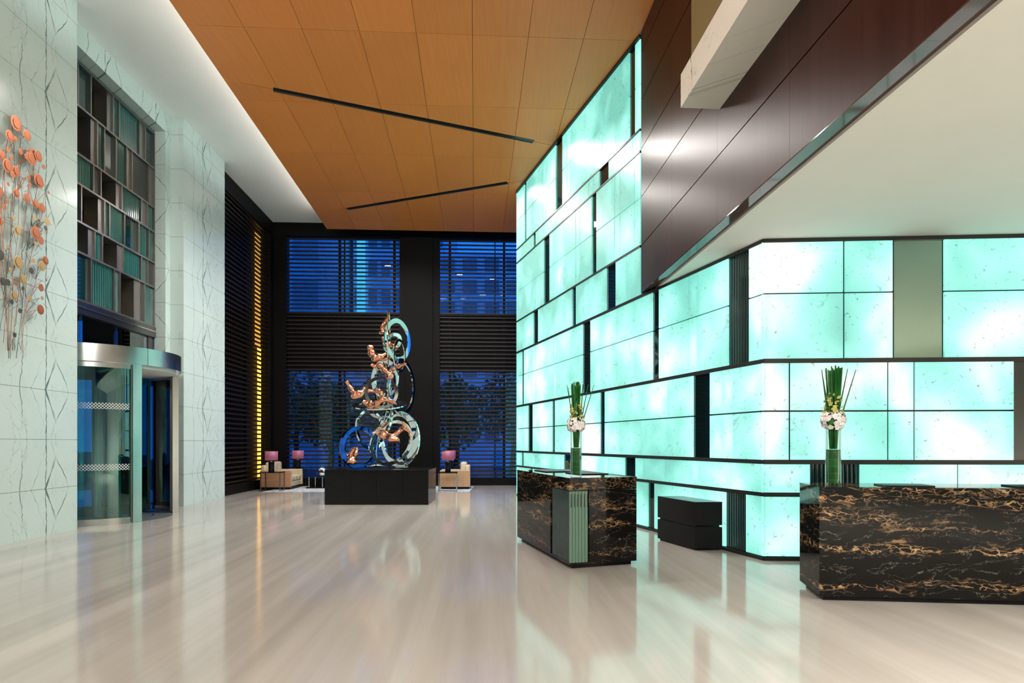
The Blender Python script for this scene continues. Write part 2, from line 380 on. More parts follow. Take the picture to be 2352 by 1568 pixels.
def ribbed(name, P, a0, a1, z0, z1, d, pitch, depth, mat, parent=None):
    n = max(2, int(round(abs(a1 - a0) / pitch))); V, Fc = [], []
    prof = [(0, 0), (.2, .8), (.5, 1), (.8, .8)]
    row = []
    for i in range(n):
        for (f, h) in prof: row.append((a0 + (a1 - a0) * (i + f) / n, d + depth * h))
    row.append((a1, d))
    for (a, dd) in row: V.append(P.pt(a, z0, dd)); V.append(P.pt(a, z1, dd))
    for i in range(len(row) - 1): Fc.append((2 * i, 2 * i + 2, 2 * i + 3, 2 * i + 1))
    k = len(V); V += [P.pt(a0, z0, d - .01), P.pt(a0, z1, d - .01), P.pt(a1, z0, d - .01), P.pt(a1, z1, d - .01)]
    Fc.append((k, k + 1, k + 3, k + 2))
    return mk(name, V, Fc, mat, parent)

WL = LP(-7.325, -.0458, 1)       # marble wall, room face
WLi = LP(-7.655, -.0458, 1)      # lintel plane of the entrance recess
WW = LP(-7.92, -.0458, 1)        # entrance window plane
WD = LP(-7.565, -.047, 1)        # dark slatted side wall
W1 = LP(5.867, -.308, -1)        # backlit wall
BH = LP(3.063, -.0636, -1)       # dark wood bulkhead
W2 = FP(8.4725, -.061)           # reception backlit wall
WB = FP(23.07, .046)             # far wall

# ================================================================== STRUCTURE
fl = tag(box('floor', -14, 13, -7, 24.5, -.12, 0, 'floor'), 'polished beige travertine floor with long soft streaks', 'floor', kind='structure')
tag(box('ceiling', -9.6, 4.0, -7, 24.5, 9.5, 9.7, 'white'), 'plain white upper ceiling along the marble wall', 'ceiling', kind='structure')
# rear and outer enclosure behind the viewer
tag(box('wall_rear', -9.6, 13, -7.2, -6.9, 0, 9.6, 'rearwall'), 'grey-green wall behind the viewpoint closing the lobby', 'wall', kind='structure')
tag(box('wall_right', 11.5, 11.7, -7, 8.6, 0, 4.5, 'cream'), 'cream side wall of the reception area out of view', 'wall', kind='structure')

# --- white marble entrance wall
wl = root('wall_left'); tag(wl, 'white marble wall with grey book-matched veins around the entrance', 'wall', kind='structure')
slab('wall_core', WL, -7, 11.26, 0, 9.5, -.6, -.01, 'joint', wl)
slab('wall_core', WL, 15.37, 17.74, 0, 9.5, -1.0, -.01, 'joint', wl)
zs = [0, .78] + [.78 + .83 * k for k in range(1, 11)] + [9.5]
G = .003
for i in range(len(zs) - 1):
    z0, z1 = zs[i] + (G if i else 0), zs[i + 1] - G
    for (a0, a1) in ((-7, -2.5), (-2.5, 4.4), (4.4, 11.28)):
        slab('marble_slab', WL, a0 + .002, a1 - .002, z0, z1, -.035, 0, 'marble', wl)
    slab('marble_slab', WL, 15.33, 17.76, z0, z1, -.035, 0, 'marble', wl)
    # return face of the projecting bay and end of near bay
    xa = WLi.pt(15.33, 0)[0]; xb = WL.pt(15.33, 0)[0]
    box('marble_slab', xa - .02, xb - .002, 15.328, 15.36, z0, z1, 'marble', wl)
    # jamb of the recess
    xa = WW.pt(15.1, 0)[0]; xb = WLi.pt(15.1, 0)[0]
    prism('marble_slab', [(xa, 15.1), (xb, 15.1), (xb - .011, 15.33), (xa - .3, 15.33)], z0, z1, 'marble', wl)
    slab('marble_slab', WL, 11.28, 11.31, z0, z1, -.7, 0, 'marble', wl)
lint = [11.30, 12.6, 13.9, 15.10]
for i in range(3): slab('lintel_slab', WLi, lint[i] + .002, lint[i + 1] - .002, 9.05, 9.5, -.5, 0, 'marble', wl)

# --- entrance window grid
w1g = root('window_1'); tag(w1g, 'tall entrance window grid of dark, ribbed and recessed panes', 'window', kind='structure')
slab('back_panel', WW, 11.2, 15.1, 4.2, 9.06, -.5, -.40, 'frame_black', w1g)
rows = [(8.98, 8.14), (8.14, 7.2), (7.2, 6.62), (6.62, 5.88), (5.88, 5.285), (5.285, 4.35)]
gx = lambda x: WW.px(150 + x / 2.448)
GR = [[(40, 70, 'm'), (70, 142, 'g'), (142, 267, 'n'), (267, 301, 'p'), (301, 416, 'r'), (416, 448, 'n'), (448, 500, 'g')],
      [(40, 178, 'n'), (178, 218, 'r'), (218, 283, 'g'), (283, 343, 'r'), (343, 373, 'n'), (373, 468, 'm'), (468, 500, 'n')],
      [(40, 156, 'r'), (156, 198, 'm'), (198, 316, 'n'), (316, 426, 'r'), (426, 458, 'n'), (458, 500, 'r')],
      [(40, 88, 'g'), (88, 218, 'n'), (218, 246, 'p'), (246, 331, 'r'), (331, 411, 'g'), (411, 468, 'r'), (468, 500, 'p')],
      [(40, 164, 'n'), (164, 206, 'p'), (206, 322, 'n'), (322, 426, 'r'), (426, 461, 'p'), (461, 500, 'm')],
      [(40, 143, 'g'), (143, 274, 'r'), (274, 305, 'p'), (305, 414, 'n'), (414, 444, 'm'), (444, 500, 'p')]]
for (zt, zb), row in zip(rows, GR):
    slab('transom_bar', WW, 11.25, 15.09, zt - .02, zt + .02, -.36, .02, 'steel_mid', w1g)
    for (xa, xb, k) in row:
        a0, a1 = gx(xa), gx(xb)
        slab('mullion_bar', WW, a1 - .018, a1 + .018, zb + .02, zt - .02, -.36, .015, 'steel_mid', w1g)
        a0 += .018; a1 -= .018; z0, z1 = zb + .02, zt - .02
        if k == 'r': ribbed('ribbed_pane', WW, a0, a1, z0, z1, -.05, .075, .02, 'winrib', w1g)
        elif k == 'g': slab('pane', WW, a0, a1, z0, z1, -.06, -.04, 'winglass', w1g)
        elif k == 'p': slab('pane', WW, a0, a1, z0, z1, -.05, -.03, 'winrib', w1g)
        elif k == 'm': slab('metal_panel', WW, a0, a1, z0, z1, -.06, -.02, 'winmetal', w1g)
        else:
            slab('niche_back', WW, a0, a1, z0, z1, -.40, -.35, 'brownroom', w1g)
            slab('niche_cheek', WW, a1 - .16, a1, z0, z1, -.3, -.02, 'steel_mid', w1g)
slab('transom_bar', WW, 11.25, 15.09, 4.33, 4.37, -.36, .02, 'steel_mid', w1g)
slab('header_beam', WW, 11.25, 15.09, 4.08, 4.325, -.4, .04, 'steel_dark', w1g)
slab('header_lip', WW, 11.25, 15.09, 4.20, 4.23, .04, .06, 'steel', w1g)
slab('post', WW, 14.86, 15.09, 0, 4.08, -.3, -.02, 'steel_dark', w1g)
slab('transom_pane', WW, 11.3, 12.45, 3.42, 4.08, -.06, -.045, 'glass', w1g)
slab('transom_pane', WW, 12.47, 13.65, 3.42, 4.08, -.06, -.045, 'glass', w1g)
slab('transom_pane', WW, 13.67, 14.85, 3.42, 4.08, -.06, -.045, 'glass', w1g)

# --- revolving door
DC = (-8.6, 13.0); RD = 1.5
door = root('door_1', (*DC, 0)); tag(door, 'round revolving glass entrance door with brushed steel drum', 'revolving door', kind='structure')
def arcwall(name, a0, a1, r0, r1, z0, z1, mat, parent, n=24):
    V, Fc = [], []
    for i in range(n + 1):
        a = R(a0 + (a1 - a0) * i / n); c, s = math.cos(a), math.sin(a)
        V += [(r0 * c, r0 * s, z0), (r1 * c, r1 * s, z0), (r1 * c, r1 * s, z1), (r0 * c, r0 * s, z1)]
    for i in range(n):
        k = 4 * i
        for j in range(4): Fc.append((k + j, k + (j + 1) % 4, k + 4 + (j + 1) % 4, k + 4 + j))
    Fc += [(0, 1, 2, 3), (4 * n, 4 * n + 1, 4 * n + 2, 4 * n + 3)]
    o = mk(name, V, Fc, mat, parent); o.data.polygons.foreach_set('use_smooth', [True] * len(o.data.polygons)); o.data.set_sharp_from_angle(angle=R(40)); return o
for (a0, a1) in ((-180, -24), (-24, 180)): arcwall('fascia', a0 + .15, a1 - .15, RD - .06, RD + .05, 3.08, 3.41, 'steel', door, 48)
lathe('drum_top', [(RD - .05, 3.30), (RD - .05, 3.40)], 'steel_dark', door, 48)
lathe('canopy_ceiling', [(RD - .06, 3.02), (RD - .06, 3.08)], 'white', door, 48)
for (a0, a1) in ((-150, -34), (44, 150)):
    arcwall('curved_pane', a0, a1, RD - .03, RD - .015, .12, 3.0, 'glass_teal_reflection', door, 40)
    arcwall('bottom_rail', a0, a1, RD - .045, RD, 0, .12, 'steel', door, 40)
    arcwall('top_rail', a0, a1, RD - .045, RD, 2.98, 3.08, 'steel', door, 40)
for (a, w_) in ((-31, 3.2), (42, 2.6), (150, 2.4), (-150, 2.4)):
    arcwall('post', a - w_, a + w_, RD - .10, RD + .02, 0, 3.08, 'steel', door, 4)
arcwall('dark_post', -35.6, -34.4, RD - .08, RD + .01, .02, 3.06, 'steel_dark', door, 2)
arcwall('dark_post', 45, 46.4, RD - .12, RD - .03, .02, 3.06, 'steel_dark', door, 2)
arcwall('dark_post', 86, 88, RD - .06, RD, .02, 3.06, 'steel_dark', door, 2)
lathe('entrance_mat', [(RD - .12, .002), (RD - .12, .008)], 'mat', door, 48)
for r_ in (.55, 1.0): arcwall('mat_ring', -180, 180, r_, r_ + .03, .008, .012, 'steel', door, 60)
lathe('shaft', [(.05, .01), (.05, 3.02)], 'steel_dark', door, 16)
for a in (78, 198, 318):
    wg = root('door_wing'); wg.parent = door; wg.rotation_euler = (0, 0, R(a))
    box('wing_pane', .09, RD - .16, -.008, .008, .18, 2.85, 'glass_teal_reflection', wg)
    boxes('wing_frame', [(.05, .09, -.025, .025, .03, 2.98), (RD - .16, RD - .10, -.03, .03, .03, 2.98), (.09, RD - .16, -.025, .025, .03, .18), (.09, RD - .16, -.025, .025, 2.85, 2.98)], 'steel_dark', wg)
# printed lattice bands on the glass (flat print)
def lattice():
    t = NT('white_lattice_print'); t.t.nodes.remove(t.b)
    u = t.n('UVMap').outputs[0]; s = t.n('SeparateXYZ', {0: u})
    a = t.math('PINGPONG', t.math('ADD', s.outputs[0], s.outputs[1]), .5); b = t.math('PINGPONG', t.math('SUBTRACT', s.outputs[0], s.outputs[1]), .5)
    la = t.math('LESS_THAN', t.math('ABSOLUTE', t.math('ADD', a, -.25)), .065); lb = t.math('LESS_THAN', t.math('ABSOLUTE', t.math('ADD', b, -.25)), .065)
    f = t.math('MULTIPLY', t.math('MAXIMUM', la, lb), .7)
    tr = t.n('BsdfTransparent'); df = t.n('BsdfDiffuse', {'Color': (.75, .85, .82, 1)})
    mx = t.n('MixShader', {0: f, 1: tr.outputs[0], 2: df.outputs[0]}); t.l(mx.outputs[0], t.o.inputs[0]); return t.m
MT['lattice'] = lattice()
def band(a0, a1, r, z0, z1):
    n = 40; V, Fc = [], []
    for i in range(n + 1):
        a = R(a0 + (a1 - a0) * i / n); V += [(r * math.cos(a), r * math.sin(a), z0), (r * math.cos(a), r * math.sin(a), z1)]
    for i in range(n): Fc.append((2 * i, 2 * i + 2, 2 * i + 3, 2 * i + 1))
    o = mk('lattice_band', V, Fc, 'lattice', door, recalc=False); uv = o.data.uv_layers.new(name='UVMap')
    L = R(a1 - a0) * r / .11
    for p in o.data.polygons:
        for li in p.loop_indices:
            vi = o.data.loops[li].vertex_index; uv.data[li].uv = (L * (vi // 2) / n, (vi % 2) * 1.0 * (z1 - z0) / .11)
for (z0, z1) in ((2.19, 2.31), (1.03, 1.15)): band(-120, -36, RD - .012, z0, z1)

# --- dark slatted side wall with blinds
def slat_set(P, a0, a1, d, parent, zlo=.34, zhi=9.0, st=.148):
    me = None; n = int((zhi - zlo) / st)
    for i in range(n + 1):
        z = zlo + i * st
        if me is None:
            o = slab('slat', P, a0, a1, z, z + .052, d, d + .06, 'slat', parent); me = o.data
        else:
            o = link('slat', me, parent); o.location = (0, 0, i * st)
wd = root('wall_left_far'); tag(wd, 'black side wall by the lounge clad with horizontal slats and a glowing amber strip', 'wall', kind='structure')
slab('wall_panel', WD, 17.7, 22.75, 4.25, 9.5, -.6, -.34, 'frame_black', wd)
slab('wall_panel', WD, 19.0, 22.75, .0, 4.25, -.6, -.34, 'frame_black', wd)
slab('wall_panel', WD, 17.7, 18.25, .0, 4.25, -.6, -.34, 'frame_black', wd)
slab('header', WD, 17.7, 22.7, 8.98, 9.5, -.34, .02, 'frame_black', wd)
slab('base', WD, 17.76, 22.7, 0, .3, -.34, .03, 'frame_black', wd)
slab('corner_column', WD, 22.24, 22.7, 0, 9.0, -.34, .05, 'frame_black', wd)
slab('mullion', WD, WD.px(569) - .03, WD.px(569) + .03, .3, 9.0, -.12, -.02, 'frame_black', wd)
slab('pane', WD, 18.25, 19.0, .3, 4.25, -.40, -.385, 'glass_win', wd)
slab('glow_bar', WD, 18.66, 18.74, .3, 3.6, -.55, -.50, 'bluestrip', wd)  # glowing bar added in place of the blue seen through this window
slab('light_strip', WD, 21.90, 22.16, .3, 4.9, -.30, -.26, 'strip', wd)
slab('light_strip', WD, 21.72, 22.16, 4.9, 8.9, -.32, -.28, 'strip_dim', wd)
slat_set(WD, 17.78, 22.24, -.08, wd)

# --- far wall with two window bays
wb = root('wall_back'); tag(wb, 'black framed far wall between and around the two blue windows', 'wall', kind='structure')
bx0, bx1, bx2, bx3 = WB.px(659), WB.px(918), WB.px(1010), 2.4
slab('header', WB, -8.9, bx3, 9.03, 9.5, -.3, .1, 'frame_black', wb)
slab('base', WB, -8.9, bx3, 0, .27, -.3, .12, 'frame_black', wb)
slab('column', WB, -8.9, bx0, .27, 9.03, -.3, .08, 'frame_black', wb)
slab('column', WB, bx1, bx2, .27, 9.03, -.3, .06, 'frame_black', wb)
slab('column_face', WB, WB.px(934), WB.px(994), .27, 9.03, .06, .14, 'frame_black', wb)
slab('side_panel', WB, bx3, 4.0, 0, 9.5, -.3, .1, 'frame_black', wb)
for nm, a0, a1, lab, mul in (('window_2', bx0, bx1, 'tall blue dusk window with black slats left of the black column', (779, 790, 905)),
                            ('window_3', bx2, bx3, 'tall blue dusk window with black slats beside the glowing wall', (1033, 1137, 1158))):
    wn = root(nm); tag(wn, lab, 'window', kind='structure')
    slab('spandrel', WB, a0, a1, 4.2, 6.24, -.25, -.12, 'frame_black', wn)
    slab('upper_pane', WB, a0, a1, 6.24, 9.03, -.2, -.188, 'glass_win', wn)
    slab('lower_pane', WB, a0, a1, .27, 4.2, -.2, -.188, 'glass_win', wn)
    for m_ in mul: x_ = WB.px(m_); w_ = .018 if m_ in (790, 1137) else .04; slab('mullion', WB, x_ - w_, x_ + w_, .27, 9.03, -.16, -.06, 'frame_black', wn)
    slab('sill_bar', WB, a0, a1, 6.2, 6.28, -.2, 0.0, 'frame_black', wn); slab('sill_bar', WB, a0, a1, 4.16, 4.24, -.2, 0.0, 'frame_black', wn)
    slat_set(WB, a0 + .005, a1 - .005, -.05, wn)

# --- honey wood ceiling: veneer panels cut by two slots
cw = root('ceiling_wood'); tag(cw, 'honey coloured wood panel ceiling with two dark slots', 'ceiling', kind='structure')
ZC = 9.0; CS = -.0597
def edgeX(Y): return -5.77 + CS * (Y - 10.55)
outl = [(edgeX(-7), -7), (BH.pt(-7, 0)[0], -7), (BH.pt(11.37, 0)[0], 11.37), W1.pt(11.4, 0)[:2], W1.pt(18.72, 0)[:2], (.25, 22.2), (edgeX(21.8), 21.8)]
def clip(poly, p, q, keep):      # keep side of line p->q (+1 left)
    out = []
    def sd(a): return keep * ((q[0] - p[0]) * (a[1] - p[1]) - (q[1] - p[1]) * (a[0] - p[0]))
    for i in range(len(poly)):
        a, b = poly[i], poly[(i + 1) % len(poly)]; sa, sb = sd(a), sd(b)
        if sa >= 0: out.append(a)
        if (sa > 0 > sb) or (sa < 0 < sb):
            t = sa / (sa - sb); out.append((a[0] + (b[0] - a[0]) * t, a[1] + (b[1] - a[1]) * t))
    return out
def inset_half(p, q, dist, side):   # shift line sideways
    d = Vector((q[0] - p[0], q[1] - p[1])).normalized(); n = Vector((-d.y, d.x)) * dist * side
    return (p[0] + n.x, p[1] + n.y), (q[0] + n.x, q[1] + n.y)
outl = [(outl[0][0] + .32, outl[0][1])] + outl[1:-1] + [(outl[-1][0] + .32, outl[-1][1])]
prism('backing', outl, ZC + .035, 9.49, 'joint', cw)
g1a, g1b = (-5.89, 12.85), (1.08, 15.73); g2a, g2b = (-6.21, 20.28), (.456, 17.76)
sl1 = ((-5.03, 13.21), (.53, 15.5)); sl2 = ((-5.25, 19.96), (-.125, 17.94))
def ext(p, q, e=6):
    d = Vector(q) - Vector(p); d.normalize(); return tuple(Vector(p) - d * e), tuple(Vector(q) + d * e)
L1, L2 = ext(g1a, g1b), ext(g2a, g2b)
J = .004
def convex_clip_outline(poly):
    # outline is concave only at the bulkhead corner: clip against each straight side that applies
    poly = clip(poly, (edgeX(-20), -20), (edgeX(40), 40), -1)
    if len(poly) < 3: return []
    if max(p[1] for p in poly) < 18.9: poly = clip(poly, W1.pt(0, 0)[:2], W1.pt(30, 0)[:2], 1)
    elif poly: poly = clip(poly, (.14, 0), (.30, 24), 1)
    poly = clip(poly, (-8, 21.75), (2, 22.3), -1) if poly else poly
    poly = clip(poly, BH.pt(-10, 0)[:2], BH.pt(30, 0)[:2], 1) if poly and min(p[1] for p in poly) < 11.3 else poly
    return poly
for reg in range(3):
    for i in range(-6, 12):
        for j in range(-8, 6):
            xa = -.667 + 1.024 * i; y0 = 11.49 + 2.44 * j
            cell = []
            for (dx, dy) in ((J, J), (1.024 - J, J), (1.024 - J, 2.44 - J), (J, 2.44 - J)):
                Y_ = y0 + dy + .054 * (xa + dx); cell.append((xa + dx + CS * (Y_ - 10.55), Y_))
            if reg == 0: cell = clip(cell, *inset_half(*L1, .008, -1), -1)
            elif reg == 1:
                cell = clip(cell, *inset_half(*L1, .008, 1), 1)
                if len(cell) > 2: cell = clip(cell, *inset_half(*L2, .008, -1), -1)
            else: cell = clip(cell, *inset_half(*L2, .008, 1), 1)
            if len(cell) > 2: cell = convex_clip_outline(cell)
            # leave the slots open
            if len(cell) < 3: continue
            area_ = abs(sum(cell[k][0] * cell[(k + 1) % len(cell)][1] - cell[(k + 1) % len(cell)][0] * cell[k][1] for k in range(len(cell)))) / 2
            if area_ < .01: continue
            prism('veneer_panel', cell, ZC, ZC + .03, 'wood_ceiling', cw)
for (p, q) in (sl1, sl2):
    d = (Vector(q) - Vector(p)).normalized(); n = Vector((-d.y, d.x))
    def quad(wa, wb): return [tuple(Vector(p) + n * wa), tuple(Vector(q) + n * wa), tuple(Vector(q) + n * wb), tuple(Vector(p) + n * wb)]
    prism('slot', quad(-.075, .045), ZC - .006, ZC + .002, 'bar_dark', cw)
    prism('slot_lip', quad(.045, .075), ZC - .016, ZC + .002, 'brass_dark', cw)
# added fill lamp, unseen above the dropped ceiling's left edge, brightens the white ceiling
cv = area('ceiling_fill_light', (edgeX(8.0) + .26, 8.0, 9.10), (0, 0, 0), .10, 26.5, 130, (.97, 1.0, .96))
cv.rotation_euler = (R(180), R(-58), math.atan(-CS))
# --- backlit onyx wall
wr = root('wall_backlit'); tag(wr, 'tall glowing turquoise onyx wall of many framed panels', 'wall', kind='structure')
A1, AE = W1.px(1187), 8.27
slab('wall_core', W1, AE + .15, A1, 0, 8.97, -.5, -.06, 'bar_dark', wr)
ZL = [(7.27, 8.95, 8.11), (6.87, 7.27, None), (5.14, 6.87, 6.02), (4.22, 5.14, None), (2.63, 4.22, 3.52), (1.30, 2.63, 1.97), (.87, 1.30, None), (.035, .87, None)]
def Z(*v): return [1180 + x / 5.227 for x in v]
def Z4(*v): return [1180 + x / 6.817 for x in v]
C1 = 1755.0
S1 = [
 (Z(37,127,150,222,348,384,503,580,636,680,860,1064,1222,1387,1452) + [1470.8], 'pdppppdppppppdp'),
 (Z(37,117,232,260,359,604,900,953,1025,1135,1428) + [1470.8], 'ppdppppp dpp'.replace(' ', '')),
 (Z(37,125,218,251,357,426,475,600,745,794,937,988,1211,1275,1448) + [1470.8], 'ppppdpppppdpppp'),
 (Z(37,113,230,289,355,472,599,697,743,898,1109,1222,1349) + [1470.8], 'ppdppppdppdpp'),
 (Z(37,94,120,216,249,473,511,673,822,916,1040,1232,1444) + [1498, 1512.3, 1580, 1599.6, 1672, 1718.7, C1], 'pdppppppdppppdppprp'),
 (Z4(42,143,218,293,457,596,640,848,1085,1345,1418,1652) + [1473, 1532, 1591, 1629, 1658, 1682, C1], 'ppdppdpppdppppdppp'),
 (Z4(42,118,152,278,322,612,778) + [1316, 1384.2, 1395.5, 1434, 1458.5, 1477, 1527, 1584.7, 1604, 1675.7, C1], 'pdppppdpppdppppp p'.replace(' ', '')),
 ([1187, 1200, 1217, 1222.5, 1245, 1272, 1280, 1357, 1378, 1440, 1487.5, 1502, 1549.5, 1624.8, 1666, 1712, C1], 'ppdppdpdppdpp prp'.replace(' ', '')),
]
LEV1 = [.34, .22, .43, .43, .62, .70, .62, .54]
def panels(P, S, par, LEV, conv, gv, gh, seams):
    for (row, (pxs, kinds), lev) in zip(ZL, S, LEV):
        z0, z1, zm = row
        assert len(kinds) == len(pxs) - 1, (len(kinds), len(pxs), kinds)
        for i, k in enumerate(kinds):
            a0, a1 = sorted((conv(pxs[i]), conv(pxs[i + 1])))
            s0 = .0015 if round(pxs[i]) in seams else gv; s1 = .0015 if round(pxs[i + 1]) in seams else gv
            if conv(pxs[0]) > conv(pxs[1]): s0, s1 = s1, s0
            if i == 0 and P is W1: s1 = .0
            if i == 0 and P is W2: s0 = -.022
            if P is W1 and abs(pxs[i + 1] - C1) < .1: s0 = .0
            zz = [(z0, z1)] if zm is None or k != 'p' else [(z0, zm), (zm, z1)]
            for j, (za, zb) in enumerate(zz):
                ba = gh if za == z0 else .011; bb = gh if zb == z1 else .011
                if k == 'p':
                    o = slab('onyx_panel', P, a0 + s0, a1 - s1, za + ba, zb - bb, -.03, .0, 'backlit', par)
                    o['lamp_level'] = lev + random.uniform(-.07, .07)
                elif k == 'd': slab('dark_glass_strip', P, a0, a1, za + gh * .8, zb - gh * .8, -.06, -.03, 'darkglass', par)
                elif k == 'm': slab('green_mirror', P, a0 + .01, a1 - .01, za + gh, zb - gh, -.04, -.015, 'tealglass', par)
                elif k == 'r': ribbed('ribbed_glass_strip', P, a0 + .005, a1 - .005, za + gh * .8, zb - gh * .8, -.05, .055, .022, 'ribglass', par)
SEAM = {round(v) for v in Z(860, 1222, 125, 600, 472, 1232)} | {1473, 1527, 1625, 1676}
panels(W1, S1, wr, LEV1, W1.px, .011, .022, SEAM)
# proud horizontal frame bars, one per row line
for (z_, h_) in ((7.27, .018), (6.87, .018), (5.14, .022), (4.22, .028), (2.63, .028), (1.30, .028), (.87, .026), (.02, .022)):
    slab('frame_bar', W1, AE - .0 if z_ < 4.3 else W1.px(1470.8), A1, z_ - h_, z_ + h_, -.05, .012, 'bar', wr)
slab('frame_bar', W1, W1.px(1470.8), A1, 8.95, 9.0, -.05, .03, 'bar_dark', wr)
slab('end_trim', W1, A1, A1 + .03, 0, 9.0, -.5, .0, 'backlit', wr)['lamp_level'] = .6

# --- reception wall (front facing part of the backlit wall)
w2 = root('wall_reception'); tag(w2, 'glowing white turquoise onyx wall behind the long reception desk', 'wall', kind='structure')
slab('wall_core', W2, 3.34, 11.6, 0, 4.4, -.5, -.06, 'bar_dark', w2)
S2 = [None] * 4 + [
 ([C1, 1939, 2053, 2167, 2440, 2700, 3000], 'ppmppp'),
 ([C1, 1814, 2040.5, 2101, 2331, 2400, 2640, 3000], 'ppppdpp'),
 ([C1, 1863, 1973.6, 2201, 2440, 2700, 3000], 'prpppp'),
 ([C1, 1905, 2100, 2300, 2440, 2700, 3000], 'pppppp')]
ZLs = ZL; ZL = ZLs[4:]
panels(W2, S2[4:], w2, [.72, .88, .70, .80], W2.px, .014, .024, set())
ZL = ZLs
for (z_, h_) in ((4.214, .025), (2.63, .030), (1.30, .030), (.87, .028), (.02, .022)):
    slab('frame_bar', W2, 3.315, 11.5, z_ - h_, z_ + h_, -.05, .012, 'bar', w2)

# --- dark wood bulkhead over the reception
bh = root('wall_upper'); tag(bh, 'dark red-brown wood panelled upper wall hanging over the reception', 'wall', kind='structure')
slab('wall_core', BH, -7, 11.36, 4.285, 9.0, -.30, -.028, 'bar_dark', bh)
bz = [4.275, 5.12, 6.0, 6.87, 7.75, 8.61, 9.0]
by = [11.36, 9.62, 7.84, 6.05, 4.24, 2.45, .65, -1.15, -2.95, -4.75, -7]
for i in range(6):
    for j in range(len(by) - 1):
        slab('wood_panel', BH, by[j + 1] + .0015, by[j] - .0015, bz[i] + .008, bz[i + 1] - .008, -.028, 0, 'wood_dark', bh)
for j in range(len(by) - 1): slab('soffit_panel', BH, by[j + 1] + .001, by[j] - .001, 4.27, 4.283, -.165, 0, 'wood_soffit', bh)
# lower white ceiling of the reception
e0, e1 = BH.pt(-7, 0, -.165)[:2], BH.pt(11.25, 0, -.165)[:2]
tag(prism('ceiling_reception', [e0, (12, -7), (12, 8.0), W2.pt(3.3, 0, -.1)[:2], (W1.pt(11.3, 0, -.1)[0], 11.3), e1], 4.24, 4.31, 'cream'),
    'smooth cream ceiling sloping away above the reception desks', 'ceiling', kind='structure')
for o in (bpy.data.objects['ceiling_reception'],): o['label'] = 'smooth low cream ceiling above the reception desks'

# --- marble ledge and glass of the upper gallery
lg = root('balcony'); tag(lg, 'white marble gallery ledge jutting from the dark wood wall with olive glass', 'balcony', kind='structure')
ye = 7.76
for (a0, a1) in ((5.35, ye), (2.9, 5.345), (.4, 2.895), (-2.1, .395)):
    slab('ledge_slab', BH, a0, a1, 5.68, 6.09, 0.0, .49, 'marble_cream', lg)
slab('glass_side', BH, -2.1, ye - .12, 6.09, 7.2, .385, .40, 'glass_olive', lg)
slab('glass_end', BH, ye - .135, ye - .12, 6.09, 7.2, 0.0, .385, 'glass_olive', lg)

# ================================================================== THINGS
# ---- copper disc wall sculpture on the marble wall
DISCS = [(70,113,45),(28,188,34),(125,183,32),(73,205,16),(3,272,15),(40,318,15),(98,283,18),(134,270,10),(167,276,14),(188,309,32),(150,320,42),(120,312,15),(219,371,14),(10,368,42),(36,420,20),(75,400,32),(137,437,14),(114,448,9),(213,459,41),(148,481,14),(9,477,12),(54,531,26),(116,560,27),(252,526,9),(10,578,15),(168,597,26),(2,614,17),(230,620,29),(163,682,14),(203,694,8),(48,681,14),(248,702,24),(237,741,15),(62,755,29),(177,770,40),(234,769,9),(210,815,25),(143,824,14),(183,835,14),(23,850,14),(132,885,9),(254,936,26),(157,935,14),(72,947,40),(213,968,30),(155,996,19),(34,991,14),(115,1047,30),(234,1053,8),(9,1066,21),(57,1074,14),(109,1102,11),(203,1098,23),(54,1146,27),(142,1161,18),(217,1161,12),(38,1183,16),(199,1230,30),(85,1237,15),(67,1382,15)]
DISCS += [(-25, 300, 30), (-30, 520, 36), (-22, 700, 24), (-35, 900, 34), (-20, 1060, 26)]
ws = root('wall_sculpture', WL.pt(10.3, 0)); tag(ws, 'copper and brass disc sculpture with thin branching rods on the marble wall', 'wall art')
WS0 = Vector(WL.pt(10.3, 0))
def wsp(x, y, d):
    a = WL.px(x / 2.613); Yv = a; z = CAMZ + (HZ - (240 + y / 2.613)) / F * Yv
    return Vector(WL.pt(a, z, d)) - WS0
V, Fc = [], []
prof = [(0.86, 0.0), (1.0, .02), (1.0, .05), (.9, .07)]
seg = 20
for (r, h) in prof:
    for k in range(seg): t = 2 * math.pi * k / seg; V.append((h, r * math.cos(t), r * math.sin(t)))
for i in range(3):
    for k in range(seg): a, b = i * seg + k, i * seg + (k + 1) % seg; Fc.append((a, b, b + seg, a + seg))
Fc += [tuple(range(seg)), tuple(range(3 * seg, 4 * seg))]
protos = {}
rz = math.atan(.0458) * 1
rng = random.Random(3)
for (x, y, h) in DISCS:
    Yv = WL.px(x / 2.613); rad = h / 2.613 / F * Yv
    m_ = 'copper_satin' if y < 640 else rng.choice(['brass_satin', 'copper_satin', 'brass_dark', 'brass_satin'])
    if m_ not in protos:
        protos[m_] = mk('disc', V, Fc, m_, ws)
        o = protos[m_]
    else: o = link('disc', protos[m_].data, ws)
    dd = .05 + rng.random() * .07
    o.location = wsp(x, y, dd); o.rotation_euler = (0, 0, rz); o.scale = (max(rad, .09) * .5, rad, rad)
    if h >= 26:
        c = link('disc_cap', o.data, o); c.location = (.08 + .12 * rng.random(), .08, .04); c.scale = (.8, .66, .66)
lst_c, lst_d = [], []
def rod(pts, r, mat_dark):
    (lst_d if mat_dark else lst_c).append(tube(pts, [r] * len(pts), 5))
STEMS = []
